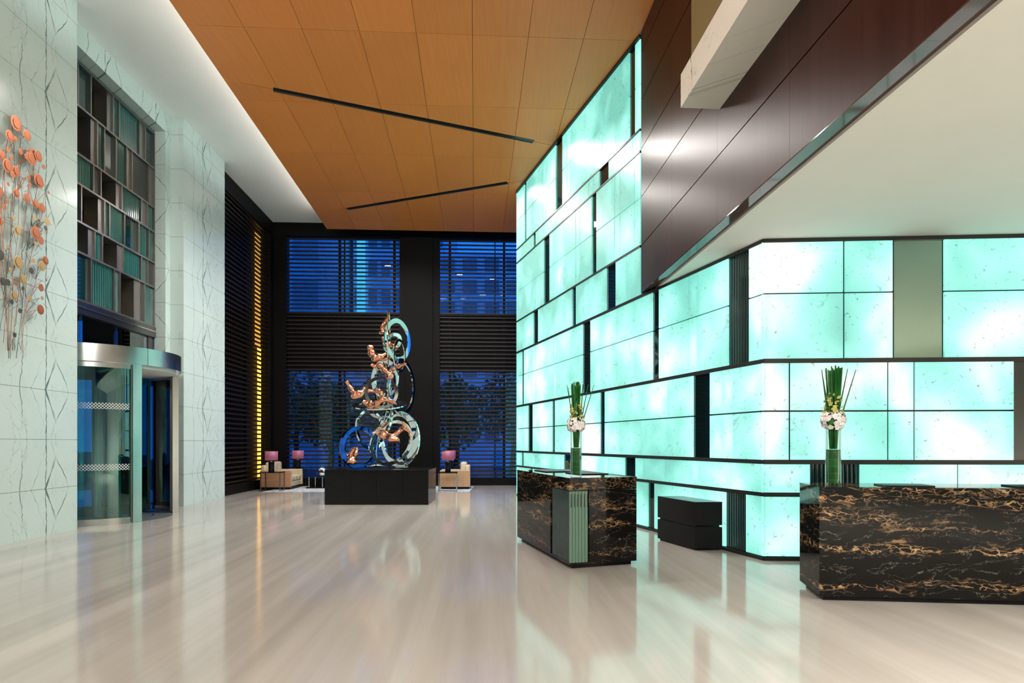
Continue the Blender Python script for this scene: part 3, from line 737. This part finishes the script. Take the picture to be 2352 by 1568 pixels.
for k, (bx, tx, ty) in enumerate([(6, 20, 130), (18, -5, 420), (28, 75, 120), (40, 130, 200), (55, 60, 540), (70, 190, 320), (88, 215, 470), (105, 235, 640), (110, 205, 980), (-25, -30, 320), (-8, 10, 760)]):
    by_ = 1430 + (k * 47 % 95); pts = []
    for i in range(9):
        t_ = i / 8
        pts.append((bx + (tx - bx) * t_ ** 1.4 + 9 * math.sin(t_ * 7 + k * 1.7) * (.3 + t_), by_ + (ty - by_) * t_))
    STEMS += pts
    rod([wsp(x, y, .035 + .03 * math.sin(i + k)) for i, (x, y) in enumerate(pts)], .0036, k % 4 == 2)
for k, (x, y, h) in enumerate(DISCS):
    near = sorted((p for p in STEMS if p[1] > y + 15), key=lambda p: (p[0] - x) ** 2 + (p[1] - y - 70) ** 2)[:2]
    for q in near[:1 + k % 2]: rod([wsp(x, y, .05), wsp(q[0], q[1], .04)], .0032, y > 560 and k % 3)
    for m in range(2 if y > 420 else 1):
        a = rng.uniform(0, 6.28); L = rng.uniform(22, 60); ox, oy = rng.uniform(-30, 30), rng.uniform(-25, 45)
        rod([wsp(x + ox, y + oy, .05), wsp(x + ox + L * math.cos(a), y + oy + L * math.sin(a), .055)], .0026, y > 470)
tubes('copper_rods', lst_c, 'copper_satin', ws)['kind'] = 'stuff'; tubes('bronze_rods', lst_d, 'brass_dark', ws)['kind'] = 'stuff'

# ---- sculpture plinth and ring sculpture
PY = 15.72
pl = root('plinth', (-3.4, 16.5, 0)); tag(pl, 'long low black plinth carrying the ring sculpture', 'plinth')
box('core', -1.28, 1.22, -.75, .76, 0, .85, 'bar_dark', pl)
for i in range(4):
    x0 = -1.30 + .65 * i; box('front_panel', x0 + .002, x0 + .648, -.78, -.75, 0, .855, 'black', pl)
box('side_panel', 1.30 - .03, 1.30, -.75, .78, 0, .855, 'black', pl); box('side_panel', -1.30, -1.27, -.75, .78, 0, .855, 'black', pl)
box('back_panel', -1.27, 1.27, .76, .78, 0, .855, 'black', pl)
box('top_plate', -1.31, 1.31, -.79, .79, .855, .875, 'black', pl, .004)

SY = 16.45
sp0 = Vector((-3.42, SY, .875))
rs = root('ring_sculpture', sp0); tag(rs, 'tower of polished steel rings with rose copper birds on black plinth', 'sculpture')
def sz(x, y, dy=0.0):
    """point of the sculpture from the measured front view, dy = metres behind the middle plane"""
    return at(740 + x / 3.137, 680 + y / 3.137, SY) - sp0 + Vector((0, dy, 0))
UNIT = SY / F / 3.137
def ring(x, y, hw, hh, wid, mat='mirror', dy=0.0, sgn=1, th=.02, off=(0, 0), roll=0.0):
    Rr = max(hw, hh) * UNIT; wi = wid * UNIT; n = 64; V, Fc = [], []
    tall = hh >= hw
    rot = math.acos(min(1, min(hw, hh) / max(hw, hh))) * sgn
    M = (Matrix.Rotation(rot, 3, 'Z') if tall else Matrix.Rotation(rot, 3, 'X'))
    M = Matrix.Rotation(roll, 3, 'Y') @ M
    c = sz(x, y, dy)
    for i in range(n):
        t = 2 * math.pi * i / n; ca, sa = math.cos(t), math.sin(t)
        ri = Rr - wi
        for (rr, yy, ox) in ((Rr, -th / 2, 0), (Rr, th / 2, 0), (ri, th / 2, 1), (ri, -th / 2, 1)):
            p = Vector((rr * ca + off[0] * UNIT * ox, yy, rr * sa + off[1] * UNIT * ox)); V.append(c + M @ p)
    for i in range(n):
        a, b = 4 * i, 4 * ((i + 1) % n)
        for j in range(4): Fc.append((a + j, a + (j + 1) % 4, b + (j + 1) % 4, b + j))
    o = mk('ring', V, Fc, mat, rs); o.data.polygons.foreach_set('use_smooth', [True] * len(o.data.polygons)); o.data.set_sharp_from_angle(angle=R(35)); return o
ring(285, 1090, 108, 152, 26, 'mirror_blue_reflection', -.25, 1, .10)['label'] = 'polished steel ring coloured as if reflecting a blue window'
ring(548, 1030, 162, 205, 44, 'mirror', .25, -1, .05, (-20, 8))
ring(500, 1056, 118, 174, 22, 'mirror', 0.0, 1, .06, roll=.5)
ring(420, 785, 190, 44, 40, 'mirror', -.1, -1, .03)
ring(447, 702, 112, 116, 22, 'mirror', -.35, 1, .05)
ring(445, 590, 114, 140, 34, 'mirror', .1, -1, .03)
ring(560, 645, 62, 208, 30, 'mirror', .3, 1, .04)
ring(405, 620, 78, 170, 22, 'mirror', .35, -1, .04)
ring(536, 310, 68, 156, 34, 'mirror', .15, 1, .03)
ring(486, 312, 30, 208, 20, 'mirror', -.1, -1, .03)
ring(567, 435, 22, 118, 16, 'mirror', -.2, 1, .03)
ring(500, 330, 40, 80, 26, 'mirror', .1, 1, .03, roll=.7)
ring(430, 840, 85, 40, 26, 'mirror', -.05, 1, .03)
ring(330, 960, 75, 150, 20, 'mirror', .3, 1, .05, roll=-.15)
ring(445, 930, 60, 130, 24, 'mirror', .1, -1, .05, roll=.35)
tubes('stem', [tube([sz(400, 1229, 0), sz(385, 1130, .05), sz(400, 1000, .1), sz(440, 900, .08), sz(470, 800, .05), sz(480, 650, .05), sz(500, 470, .1)], [.035, .03, .04, .04, .035, .03, .02], 10, .5)], 'mirror', rs)
tubes('base_shoe', [tube([sz(330, 1225, -.2), sz(400, 1218, -.1), sz(440, 1225, 0)], [.03, .08, .03], 10, .6)], 'mirror', rs)
BIRDS = [
 (-.15, [[(487,155,6),(455,195,11),(440,240,15),(447,275,10)], [(447,270,8),(418,268,13)]]),
 (-.25, [[(450,303,9),(470,345,14),(500,358,15),(535,372,11),(563,383,3)]]),
 (-.30, [[(366,368,15),(366,400,21),(378,438,19),(400,458,20),(435,450,16),(465,430,10),(473,412,3)], [(400,458,14),(450,464,12),(488,460,5)]]),
 (-.35, [[(370,505,4),(405,515,17),(440,522,22),(475,555,14),(505,580,22),(528,592,18)], [(505,578,12),(535,530,12),(575,512,13),(626,497,4)]]),
 (-.45, [[(207,622,9),(218,650,12),(245,690,14),(270,722,25),(300,715,22),(330,690,14),(325,660,9)]]),
 (-.30, [[(320,690,9),(380,688,12),(425,688,17),(447,715,14),(435,745,7)]]),
 (-.50, [[(322,765,7),(355,780,20),(390,792,23),(430,780,16),(470,756,16),(520,765,12),(563,787,3)]]),
 (-.45, [[(383,990,5),(430,985,22),(480,1005,25),(530,1025,21),(565,1035,14),(575,1060,7)], [(535,1010,10),(580,970,15),(612,945,17),(605,908,5)], [(612,945,14),(650,985,10),(662,1017,3)]]),
 (-.50, [[(156,1128,3),(185,1130,8),(215,1155,15),(240,1180,23),(265,1187,18),(287,1190,6)], [(238,1170,12),(242,1125,15),(268,1095,12),(285,1102,10),(280,1130,13),(265,1160,14)]]),
]
for dy, limbs in BIRDS:
    L = []
    for lb in limbs:
        pts = [sz(x, y, dy + .06 * math.sin(i * 1.3)) for i, (x, y, r) in enumerate(lb)]
        # smooth the path
        P2, R2 = [], []
        for i in range(len(pts) - 1):
            p0 = pts[max(i - 1, 0)]; p1 = pts[i]; p2 = pts[i + 1]; p3 = pts[min(i + 2, len(pts) - 1)]
            for k in range(4):
                t = k / 4
                P2.append(.5 * ((2 * p1) + (p2 - p0) * t + (2 * p0 - 5 * p1 + 4 * p2 - p3) * t * t + (3 * p1 - p0 - 3 * p2 + p3) * t ** 3))
                R2.append((lb[i][2] * (1 - t) + lb[i + 1][2] * t) * UNIT * 1.3 * (1 + .16 * math.sin((i + t) * 5)))
        P2.append(pts[-1]); R2.append(lb[-1][2] * UNIT)
        L.append(tube(P2, R2, 7, .62, (0, 1, 0)))
    o = tubes('bird', L, 'copper', rs); o['label'] = 'rose copper bird'
    rm = o.modifiers.new('merge', 'REMESH'); rm.mode = 'VOXEL'; rm.voxel_size = .016; rm.use_smooth_shade = True

# ---- reception desks
def quadprism(name, pts, z0, z1, mat, parent): return prism(name, pts, z0, z1, mat, parent)
d1 = root('reception_desk', (.705, 7.69, 0)); tag(d1, 'short black and gold marble desk with green ribbed glass corner', 'desk')
U = Vector((.884, .31)); Wv = Vector((-.62, 2.36))            # edges from the front corner
def dp(u, v): q = U * u + Wv * v; return (q.x, q.y)
def dq(u0, u1, v0, v1): return [dp(u0, v0), dp(u1, v0), dp(u1, v1), dp(u0, v1)]
prism('plinth', dq(.06, .94, .02, .97), 0, .05, 'black', d1)
prism('stone_block', dq(0, 1, .305, 1), .05, 1.10, 'portoro', d1)
prism('stone_block', dq(.285, 1, 0, .303), .05, .96, 'portoro', d1)
prism('fascia', dq(0, 1, 0, .303), .965, 1.10, 'portoro', d1)
prism('counter_top', dq(-.002, 1.002, -.002, 1.002), 1.10, 1.12, 'portoro', d1)
prism('glass_core', dq(.02, .28, .01, .30), .06, .96, 'bar_dark', d1)
prism('foot', dq(.0, .285, .0, .303), .05, .075, 'portoro', d1)
MT['ribgreen'] = simple('sage_ribbed_glass', (.11, .20, .145), .16, 0, .06, 2, Specular_IOR_Level=.7)
class DP:
    def __init__(s, e, v): s.e = e; s.v = v
    def pt(s, a, z, d=0.0):
        if s.e == 'front': q = U * a; n = Vector((U.y, -U.x)).normalized()
        else: q = Wv * a; n = Vector((-Wv.y, Wv.x)).normalized()
        q = q + n * (d + s.v); return (q.x, q.y, z)
ribbed('ribbed_glass', DP('front', -.015), .005, .275, .075, .955, 0, .045, .012, 'ribgreen', d1)
ribbed('ribbed_glass', DP('side', -.015), .005, .285, .075, .955, 0, .018, .010, 'ribglass', d1)
for i in range(6):
    P = DP('front', .0); a = .02 + .047 * i; slab('vent_slot', P, a, a + .010, .76, .92, -.006, .002, 'bar_dark', d1)
d2 = root('reception_desk', (3.017, 6.154, 0)); tag(d2, 'long black and gold marble reception desk under the right flowers', 'desk')
A = Vector((1.843, -.204)).normalized(); Bv = Vector((.123, .686)).normalized()
def ep(u, v): q = A * u + Bv * v; return (q.x, q.y)
def eq(u0, u1, v0, v1): return [ep(u0, v0), ep(u1, v0), ep(u1, v1), ep(u0, v1)]
prism('plinth', eq(.05, 2.95, .05, .64), 0, .05, 'black', d2)
prism('stone_front', eq(0, 3.0, 0, .03), .05, 1.10, 'portoro', d2); prism('stone_side', eq(0, .03, .031, .70), .05, 1.10, 'portoro', d2)
prism('stone_body', eq(.031, 2.97, .031, .69), .05, 1.10, 'portoro', d2); prism('stone_side', eq(2.97, 3.0, .031, .70), .05, 1.10, 'portoro', d2)
prism('counter_top', eq(-.002, 3.002, -.002, .702), 1.10, 1.118, 'portoro', d2)
def pad(pts, label, z):
    c = sum((Vector(p) for p in pts), Vector((0, 0))) / 4
    o = prism('desk_pad', [tuple(Vector(p) - c) for p in pts], 0, .012, 'blackwood'); o.location = (c.x, c.y, z)
    tag(o, label, 'desk pad', 'desk pads on the marble desks'); return o
of1 = Vector((.705, 7.69)); of2 = Vector((3.017, 6.154))
pad([of1 + Vector(p) for p in dq(.2, .68, .62, .86)], 'black leather desk pad near the far end of short desk', 1.12)
pad([of1 + Vector(p) for p in dq(.42, .9, .28, .5)], 'black leather desk pad behind the vase on short desk', 1.12)
pad([of2 + Vector(p) for p in eq(.66, 1.12, .12, .42)], 'black leather desk pad right of the vase on long desk', 1.118)
pad([of2 + Vector(p) for p in eq(1.88, 2.34, .12, .42)], 'black leather desk pad at right edge of long desk', 1.118)

# ---- vases with flower arrangements
V, Fc = [], []
for k in range(5):                                   # five-petal orchid blossom, 1 unit across
    a = 2 * math.pi * k / 5 + .3; b = len(V)
    c, s = math.cos(a), math.sin(a)
    for (r, w_, h) in ((.05, .05, 0), (.28, .20, .12), (.48, .10, .05)):
        V += [(r * c - w_ * s, r * s + w_ * c, h), (r * c + w_ * s, r * s - w_ * c, h)]
    Fc += [(b, b + 1, b + 3, b + 2), (b + 2, b + 3, b + 5, b + 4)]
blo_me = bpy.data.meshes.new('blossom'); blo_me.from_pydata(V, [], Fc); blo_me.materials.append(MT['petal']); blo_me.polygons.foreach_set('use_smooth', [True] * len(blo_me.polygons))
bud_me = bpy.data.meshes.new('orchid_bud'); bud_me.from_pydata(V, [], Fc); bud_me.materials.append(MT['bud'])
def vase_and_flowers(x, y, z, labv, labf, seed):
    rg = random.Random(seed)
    v = root('vase', (x, y, z)); tag(v, labv, 'vase', 'glass cylinder vases on the desks')
    lathe('glass_body', [(.076, .002), (.076, .576), (.071, .576), (.071, .02), (.0, .02)], 'glass_vase', v, 36)
    ll = lathe('leaf_lining', [(.066, .022), (.068, .12), (.067, .24), (.068, .36), (.066, .365)], 'leaf', v, 36)
    for i in range(5): lathe('leaf_edge', [(.0695, .05 + .07 * i), (.0695, .056 + .07 * i)], 'stem', ll, 36)
    f = root('flower_arrangement', (x, y, z)); tag(f, labf, 'flowers', 'flower arrangements in the glass vases')
    for i in range(38):
        a = rg.uniform(0, 6.28); r0 = rg.uniform(0, .045); r1 = r0 + rg.uniform(.0, .055)
        top = Vector((r1 * math.cos(a), r1 * math.sin(a), rg.uniform(1.17, 1.23)))
        if i == 0: top = Vector((.235, 0, 1.19))
        if i == 1: top = Vector((.165, .03, 1.2))
        if i == 2: top = Vector((-.12, 0, 1.19))
        if i == 3: top = Vector((-.10, .03, 1.16))
        bot = Vector((r0 * .8 * math.cos(a), r0 * .8 * math.sin(a), .37))
        vv, ff = tube([bot, bot.lerp(top, .5) * 1.0, top], [.006, .0075, .0035 if i < 4 else .0065], 6)
        mk('stem', vv, ff, 'leaf' if i % 3 else 'stem', f, True)
    for i in range(125):
        u = rg.uniform(-.8, 1); a = rg.uniform(0, 6.28); s = math.sqrt(1 - u * u)
        o = link('blossom', blo_me, f); d = Vector((s * math.cos(a), s * math.sin(a), u))
        o.location = Vector((d.x * .112, d.y * .112, .665 + d.z * .09)) * rg.uniform(.97, 1.03); o.scale = [rg.uniform(.046, .066)] * 3
        o.rotation_euler = (d + Vector((rg.uniform(-.4, .4), rg.uniform(-.4, .4), rg.uniform(-.3, .4)))).to_track_quat('Z', 'Y').to_euler()
    for i in range(85):
        a = rg.uniform(0, 6.28); h = rg.random() ** 1.4; r = .098 * (1 - .35 * h) * math.sqrt(rg.random() * .6 + .4)
        o = link('orchid_bud', bud_me, f); o.location = (r * math.cos(a), r * math.sin(a), .745 + .21 * h); o.scale = [rg.uniform(.032, .055)] * 3
        o.rotation_euler = (rg.uniform(-1.2, 1.2), rg.uniform(-1.2, 1.2), rg.uniform(0, 6))
    lathe('moss_core', [(.01, .58), (.075, .62), (.082, .68), (.05, .73), (.01, .75)], 'stem', f, 14)
vase_and_flowers(.836, 8.19, 1.12, 'clear glass cylinder vase lined with green leaf on short desk', 'white orchids and tall green stems in vase on short desk', 5)
vase_and_flowers(3.32, 6.48, 1.118, 'clear glass cylinder vase lined with green leaf on long desk', 'white orchids and tall green stems in vase on long desk', 11)

# ---- black two-tier cabinet by the backlit wall
cb = root('cabinet', (2.634, 9.02, 0)); tag(cb, 'low black two-tier cabinet against the glowing wall', 'cabinet')
CU = Vector((.40, .03)); CW = Vector((-.304, 1.01))
def cp(u, v): q = CU * u + CW * v; return (q.x, q.y)
def cq(a, b): return [cp(a, a * .5), cp(b, a * .5), cp(b, 1 - a * .5), cp(a, 1 - a * .5)]
prism('plinth', cq(.06, .94), 0, .03, 'black', cb)
prism('lower_drawer', cq(0, 1), .03, .335, 'blackwood', cb)
prism('shadow_gap', cq(.06, .94), .335, .365, 'black', cb)
prism('upper_drawer', cq(0, 1), .365, .69, 'blackwood', cb)
prism('top_plate', cq(-.004, 1.004), .69, .70, 'black', cb)

# ---- lounge furniture
def cushion(name, x0, x1, y0, y1, z0, z1, mat, parent, b=.05):
    o = box(name, x0, x1, y0, y1, z0, z1, mat, parent); m = bev(o, b, 4); o.data.polygons.foreach_set('use_smooth', [True] * len(o.data.polygons)); return o
def sofa(name, loc, rz, length, label, cat, wood_mat, nseat, grp=None):
    """faces local +X, length along local Y"""
    s = root(name, (loc[0], loc[1], .011), rz); tag(s, label, cat, grp)
    h = length / 2; D = 1.0
    box('base', .03, D - .03, -h + .02, h - .02, .03, .10, 'black', s)
    box('seat_frame', .02, D - .02, -h + .1, h - .1, .10, .26, 'leather', s, .02)
    for sg in (-1, 1):
        a = box('arm', 0, D, sg * h - (.12 if sg > 0 else 0), sg * h + (.12 if sg < 0 else 0), .10, .63, 'leather', s, .02)
        box('arm_panel', .0, D, sg * h, sg * (h + .018), .08, .62, wood_mat, s)
    ln = (length - .26) / nseat
    for i in range(nseat):
        y0 = -h + .13 + ln * i
        cushion('seat_cushion', .22, D - .01, y0 + .004, y0 + ln - .004, .26, .45, 'leather', s)
        bc = cushion('back_cushion', .10, .33, y0 + .006, y0 + ln - .006, .45, .90, 'leather', s, .07)
    cushion('backrest', 0, .16, -h + .02, h - .02, .10, .80, 'leather', s, .05)
    return s
sofa('sofa', (-8.33, 21.34, 0), R(2.6), 1.35, 'beige leather sofa with walnut side panel by the amber strip', 'sofa', 'sofawood', 3)
sofa('armchair', (-1.42, 21.35, 0), R(182.6), .9, 'beige leather armchair with light wood side right of the plinth', 'armchair', 'sofawood_z', 1, 'lounge armchairs')
sofa('armchair', (-3.9, 21.3, 0), R(2.6), .9, 'beige leather armchair mostly hidden behind the black plinth', 'armchair', 'sofawood_z', 1, 'lounge armchairs')
def side_table(loc, wx, wy, h, mat, label, leg=.012):
    t = root('side_table', (loc[0], loc[1], .011), R(2.6)); tag(t, label, 'table', 'lounge side tables')
    box('table_top', -wx / 2, wx / 2, -wy / 2, wy / 2, h - .03, h, 'black', t, .004)
    for sx in (-1, 1):
        for sy in (-1, 1): box('leg', sx * (wx / 2 - .03) - leg, sx * (wx / 2 - .03) + leg, sy * (wy / 2 - .03) - leg, sy * (wy / 2 - .03) + leg, 0, h - .03, mat, t)
        box('foot_bar', sx * (wx / 2 - .03) - leg, sx * (wx / 2 - .03) + leg, -wy / 2, wy / 2, 0, .02, mat, t)
    return t
side_table((-7.72, 20.22, 0), .66, .5, .61, 'steel_dark', 'black side table in front of the sofa arm')
side_table((-7.62, 22.34, 0), .5, .36, .61, 'steel_dark', 'black side table behind the sofa against the window')
side_table((-2.05, 20.05, 0), .62, .5, .61, 'steel', 'slim steel side table in front of the right armchair')
side_table((-2.2, 22.3, 0), .5, .45, .61, 'steel', 'slim steel side table behind the right armchair')
side_table((-2.62, 20.3, 0), .3, .4, .52, 'steel', 'narrow steel side table beside the black plinth')
def lamp(loc, label, w=4.0):
    l = root('table_lamp', loc); tag(l, label, 'lamp', 'table lamps with mauve shades')
    lathe('lamp_base', [(.085, 0), (.09, .01), (.09, .33), (.07, .34), (.02, .345)], 'black', l, 24)
    lathe('neck', [(.012, .345), (.012, .40)], 'steel', l, 10)
    V, Fc = [], []; n = 32
    for (r, z) in ((.195, .375), (.20, .66), (.193, .66), (.188, .375)):
        for k in range(n): a = 2 * math.pi * k / n; V.append((r * math.cos(a), r * math.sin(a), z))
    for i in range(4):
        for k in range(n): a, b = i * n + k, i * n + (k + 1) % n; a2, b2 = ((i + 1) % 4) * n + k, ((i + 1) % 4) * n + (k + 1) % n; Fc.append((a, b, b2, a2))
    mk('lamp_shade', V, Fc, 'shade', l, True)
    li = bpy.data.lights.new('bulb', 'POINT'); li.energy = w; li.color = (1, .82, .62); li.shadow_soft_size = .05
    b = bpy.data.objects.new('bulb', li); COL.objects.link(b); b.parent = l; b.location = (0, 0, .52)
lamp((-7.72, 20.12, .621), 'mauve shaded table lamp on table in front of the sofa')
lamp((-7.60, 22.26, .621), 'mauve shaded table lamp behind the sofa by the window')
lamp((-2.05, 20.05, .621), 'mauve shaded table lamp nearest the right armchair')
lamp((-2.2, 22.25, .621), 'mauve shaded table lamp half hidden behind another lamp')
ct = root('coffee_table', (-6.1, 21.7, .011), R(2.6)); tag(ct, 'low black coffee table with steel legs beside the sofa', 'table')
box('table_top', -.92, .9, -.45, .45, .39, .43, 'black', ct, .004)
for sx in (-.8, -.35, .8):
    for sy in (-.4, .4): box('leg', sx - .015, sx + .015, sy - .015, sy + .015, .04, .39, 'steel', ct)
box('bottom_shelf', -.9, .88, -.42, .42, 0.0, .04, 'black', ct)
fp = root('flower_pot', (-6.5, 21.45, .441)); tag(fp, 'small white pot of white flowers on the coffee table', 'flower pot')
lathe('pot', [(.07, 0), (.085, .02), (.085, .09), (.075, .09)], 'petal', fp, 20)
rg = random.Random(2)
for i in range(22):
    u = rg.uniform(-.2, 1); a = rg.uniform(0, 6.28); s = math.sqrt(1 - u * u); d = Vector((s * math.cos(a), s * math.sin(a), u))
    o = link('blossom', blo_me, fp); o.location = d * .10 + Vector((0, 0, .15)); o.scale = [.09] * 3; o.rotation_euler = d.to_track_quat('Z', 'Y').to_euler()
for i in range(7):
    a = i * .9; v_, f_ = tube([(0, 0, .15), (.05 * math.cos(a), .05 * math.sin(a), .27), (.13 * math.cos(a), .10 * math.sin(a), .30 + .015 * (i % 3))], [.006, .022, .002], 6, .3)
    mk('leaf', v_, f_, 'stem', fp, True)
rug = tag(box('rug', -7.9, -1.35, 19.85, 22.3, 0.001, .011, 'rug'), 'grey patterned lounge rug under the sofa and tables', 'rug')

# ================================================================== OUTSIDE
tag(box('ground', -80, 60, -20, 130, -.4, -.13, 'asphalt'), 'dark street paving outside the windows', 'ground', kind='structure')
def tower(name, x0, x1, y0, y1, h, mat, label, nx, nz, grp='buildings outside the far windows'):
    b = root(name, ((x0 + x1) / 2, y0, -.13)); tag(b, label, 'building', grp)
    hw = (x1 - x0) / 2
    box('wall', -hw, hw, 0, y1 - y0, 0, h, mat, b)
    pw, ph = 2 * hw / nx, h / nz; me = None
    for i in range(nx):
        for j in range(1, nz):
            if me is None:
                o = box('window', -pw * .32, pw * .32, -.12, .05, -ph * .28, ph * .28, 'bldg_glass', b); me = o.data
            else: o = link('window', me, b)
            o.location = (-hw + pw * (i + .5), 0, ph * (j + .5))
    return b
tower('office_tower', -34, -15.6, 52, 66, 40, 'bldg2', 'dark office tower behind the left edge of the left window', 6, 10)
tw = tower('office_tower', -15.2, -6.4, 60, 74, 34, 'bldg', 'pale office tower with cyan light tube behind the left window', 7, 12)
tower('office_block', -15, -5.5, 40, 50, 7.5, 'bldg2', 'low dark block in front of the pale tower', 6, 4)
tower('office_block', -5.5, 9, 46, 58, 15.5, 'bldg', 'grey gridded office block behind the right window', 9, 10)
tower('office_block', -60, -40, 8, 30, 24, 'bldg2', 'dark office block across the street from the entrance', 9, 8)

box('glow_bar', -3.95, -3.25, -.4, 0, 14, 26, 'sign', tw)
def tree(x, y, h, label, seed):
    t = root('tree', (x, y, -.13)); tag(t, label, 'tree', 'street trees outside the far windows'); rg = random.Random(seed)
    v_, f_ = tube([(0, 0, 0), (.1, 0, h * .3), (0, .1, h * .62)], [.16, .12, .06], 8); mk('trunk', v_, f_, 'bark', t, True)
    V, Fc = [], []
    for i in range(1300):
        u = rg.uniform(-1, 1); a = rg.uniform(0, 6.28); r = rg.random() ** .4; s = math.sqrt(1 - u * u)
        c = Vector((s * math.cos(a) * r * h * .34, s * math.sin(a) * r * h * .34, h * .66 + u * r * h * .34 * (1 + .2 * math.sin(3 * a))))
        p = Vector((rg.gauss(0, 1), rg.gauss(0, 1), rg.gauss(0, 1))).normalized() * .16; q = p.orthogonal().normalized() * .09; b = len(V)
        V += [c - p, c + q, c + p, c - q]; Fc.append((b, b + 1, b + 2, b + 3))
    o = mk('foliage', V, Fc, 'tree', t, recalc=False); o['kind'] = 'stuff'
for (x_, y_, h_, lab_, sd_) in ((-11.6, 33.5, 5.4, 'street tree at the left edge of the left window', 1), (-8.3, 28.5, 4.6, 'street tree behind the lamp of the sofa', 2),
        (-6.6, 33.5, 5.6, 'street tree behind the flower pot', 3), (-2.6, 28.5, 4.6, 'street tree behind the right lamp', 4),
        (.0, 33.0, 5.6, 'street tree at the right edge of the right window', 5), (-18.5, 36, 7.0, 'tall street tree left of the windows', 6)):
    tree(x_, y_, h_, lab_, sd_)
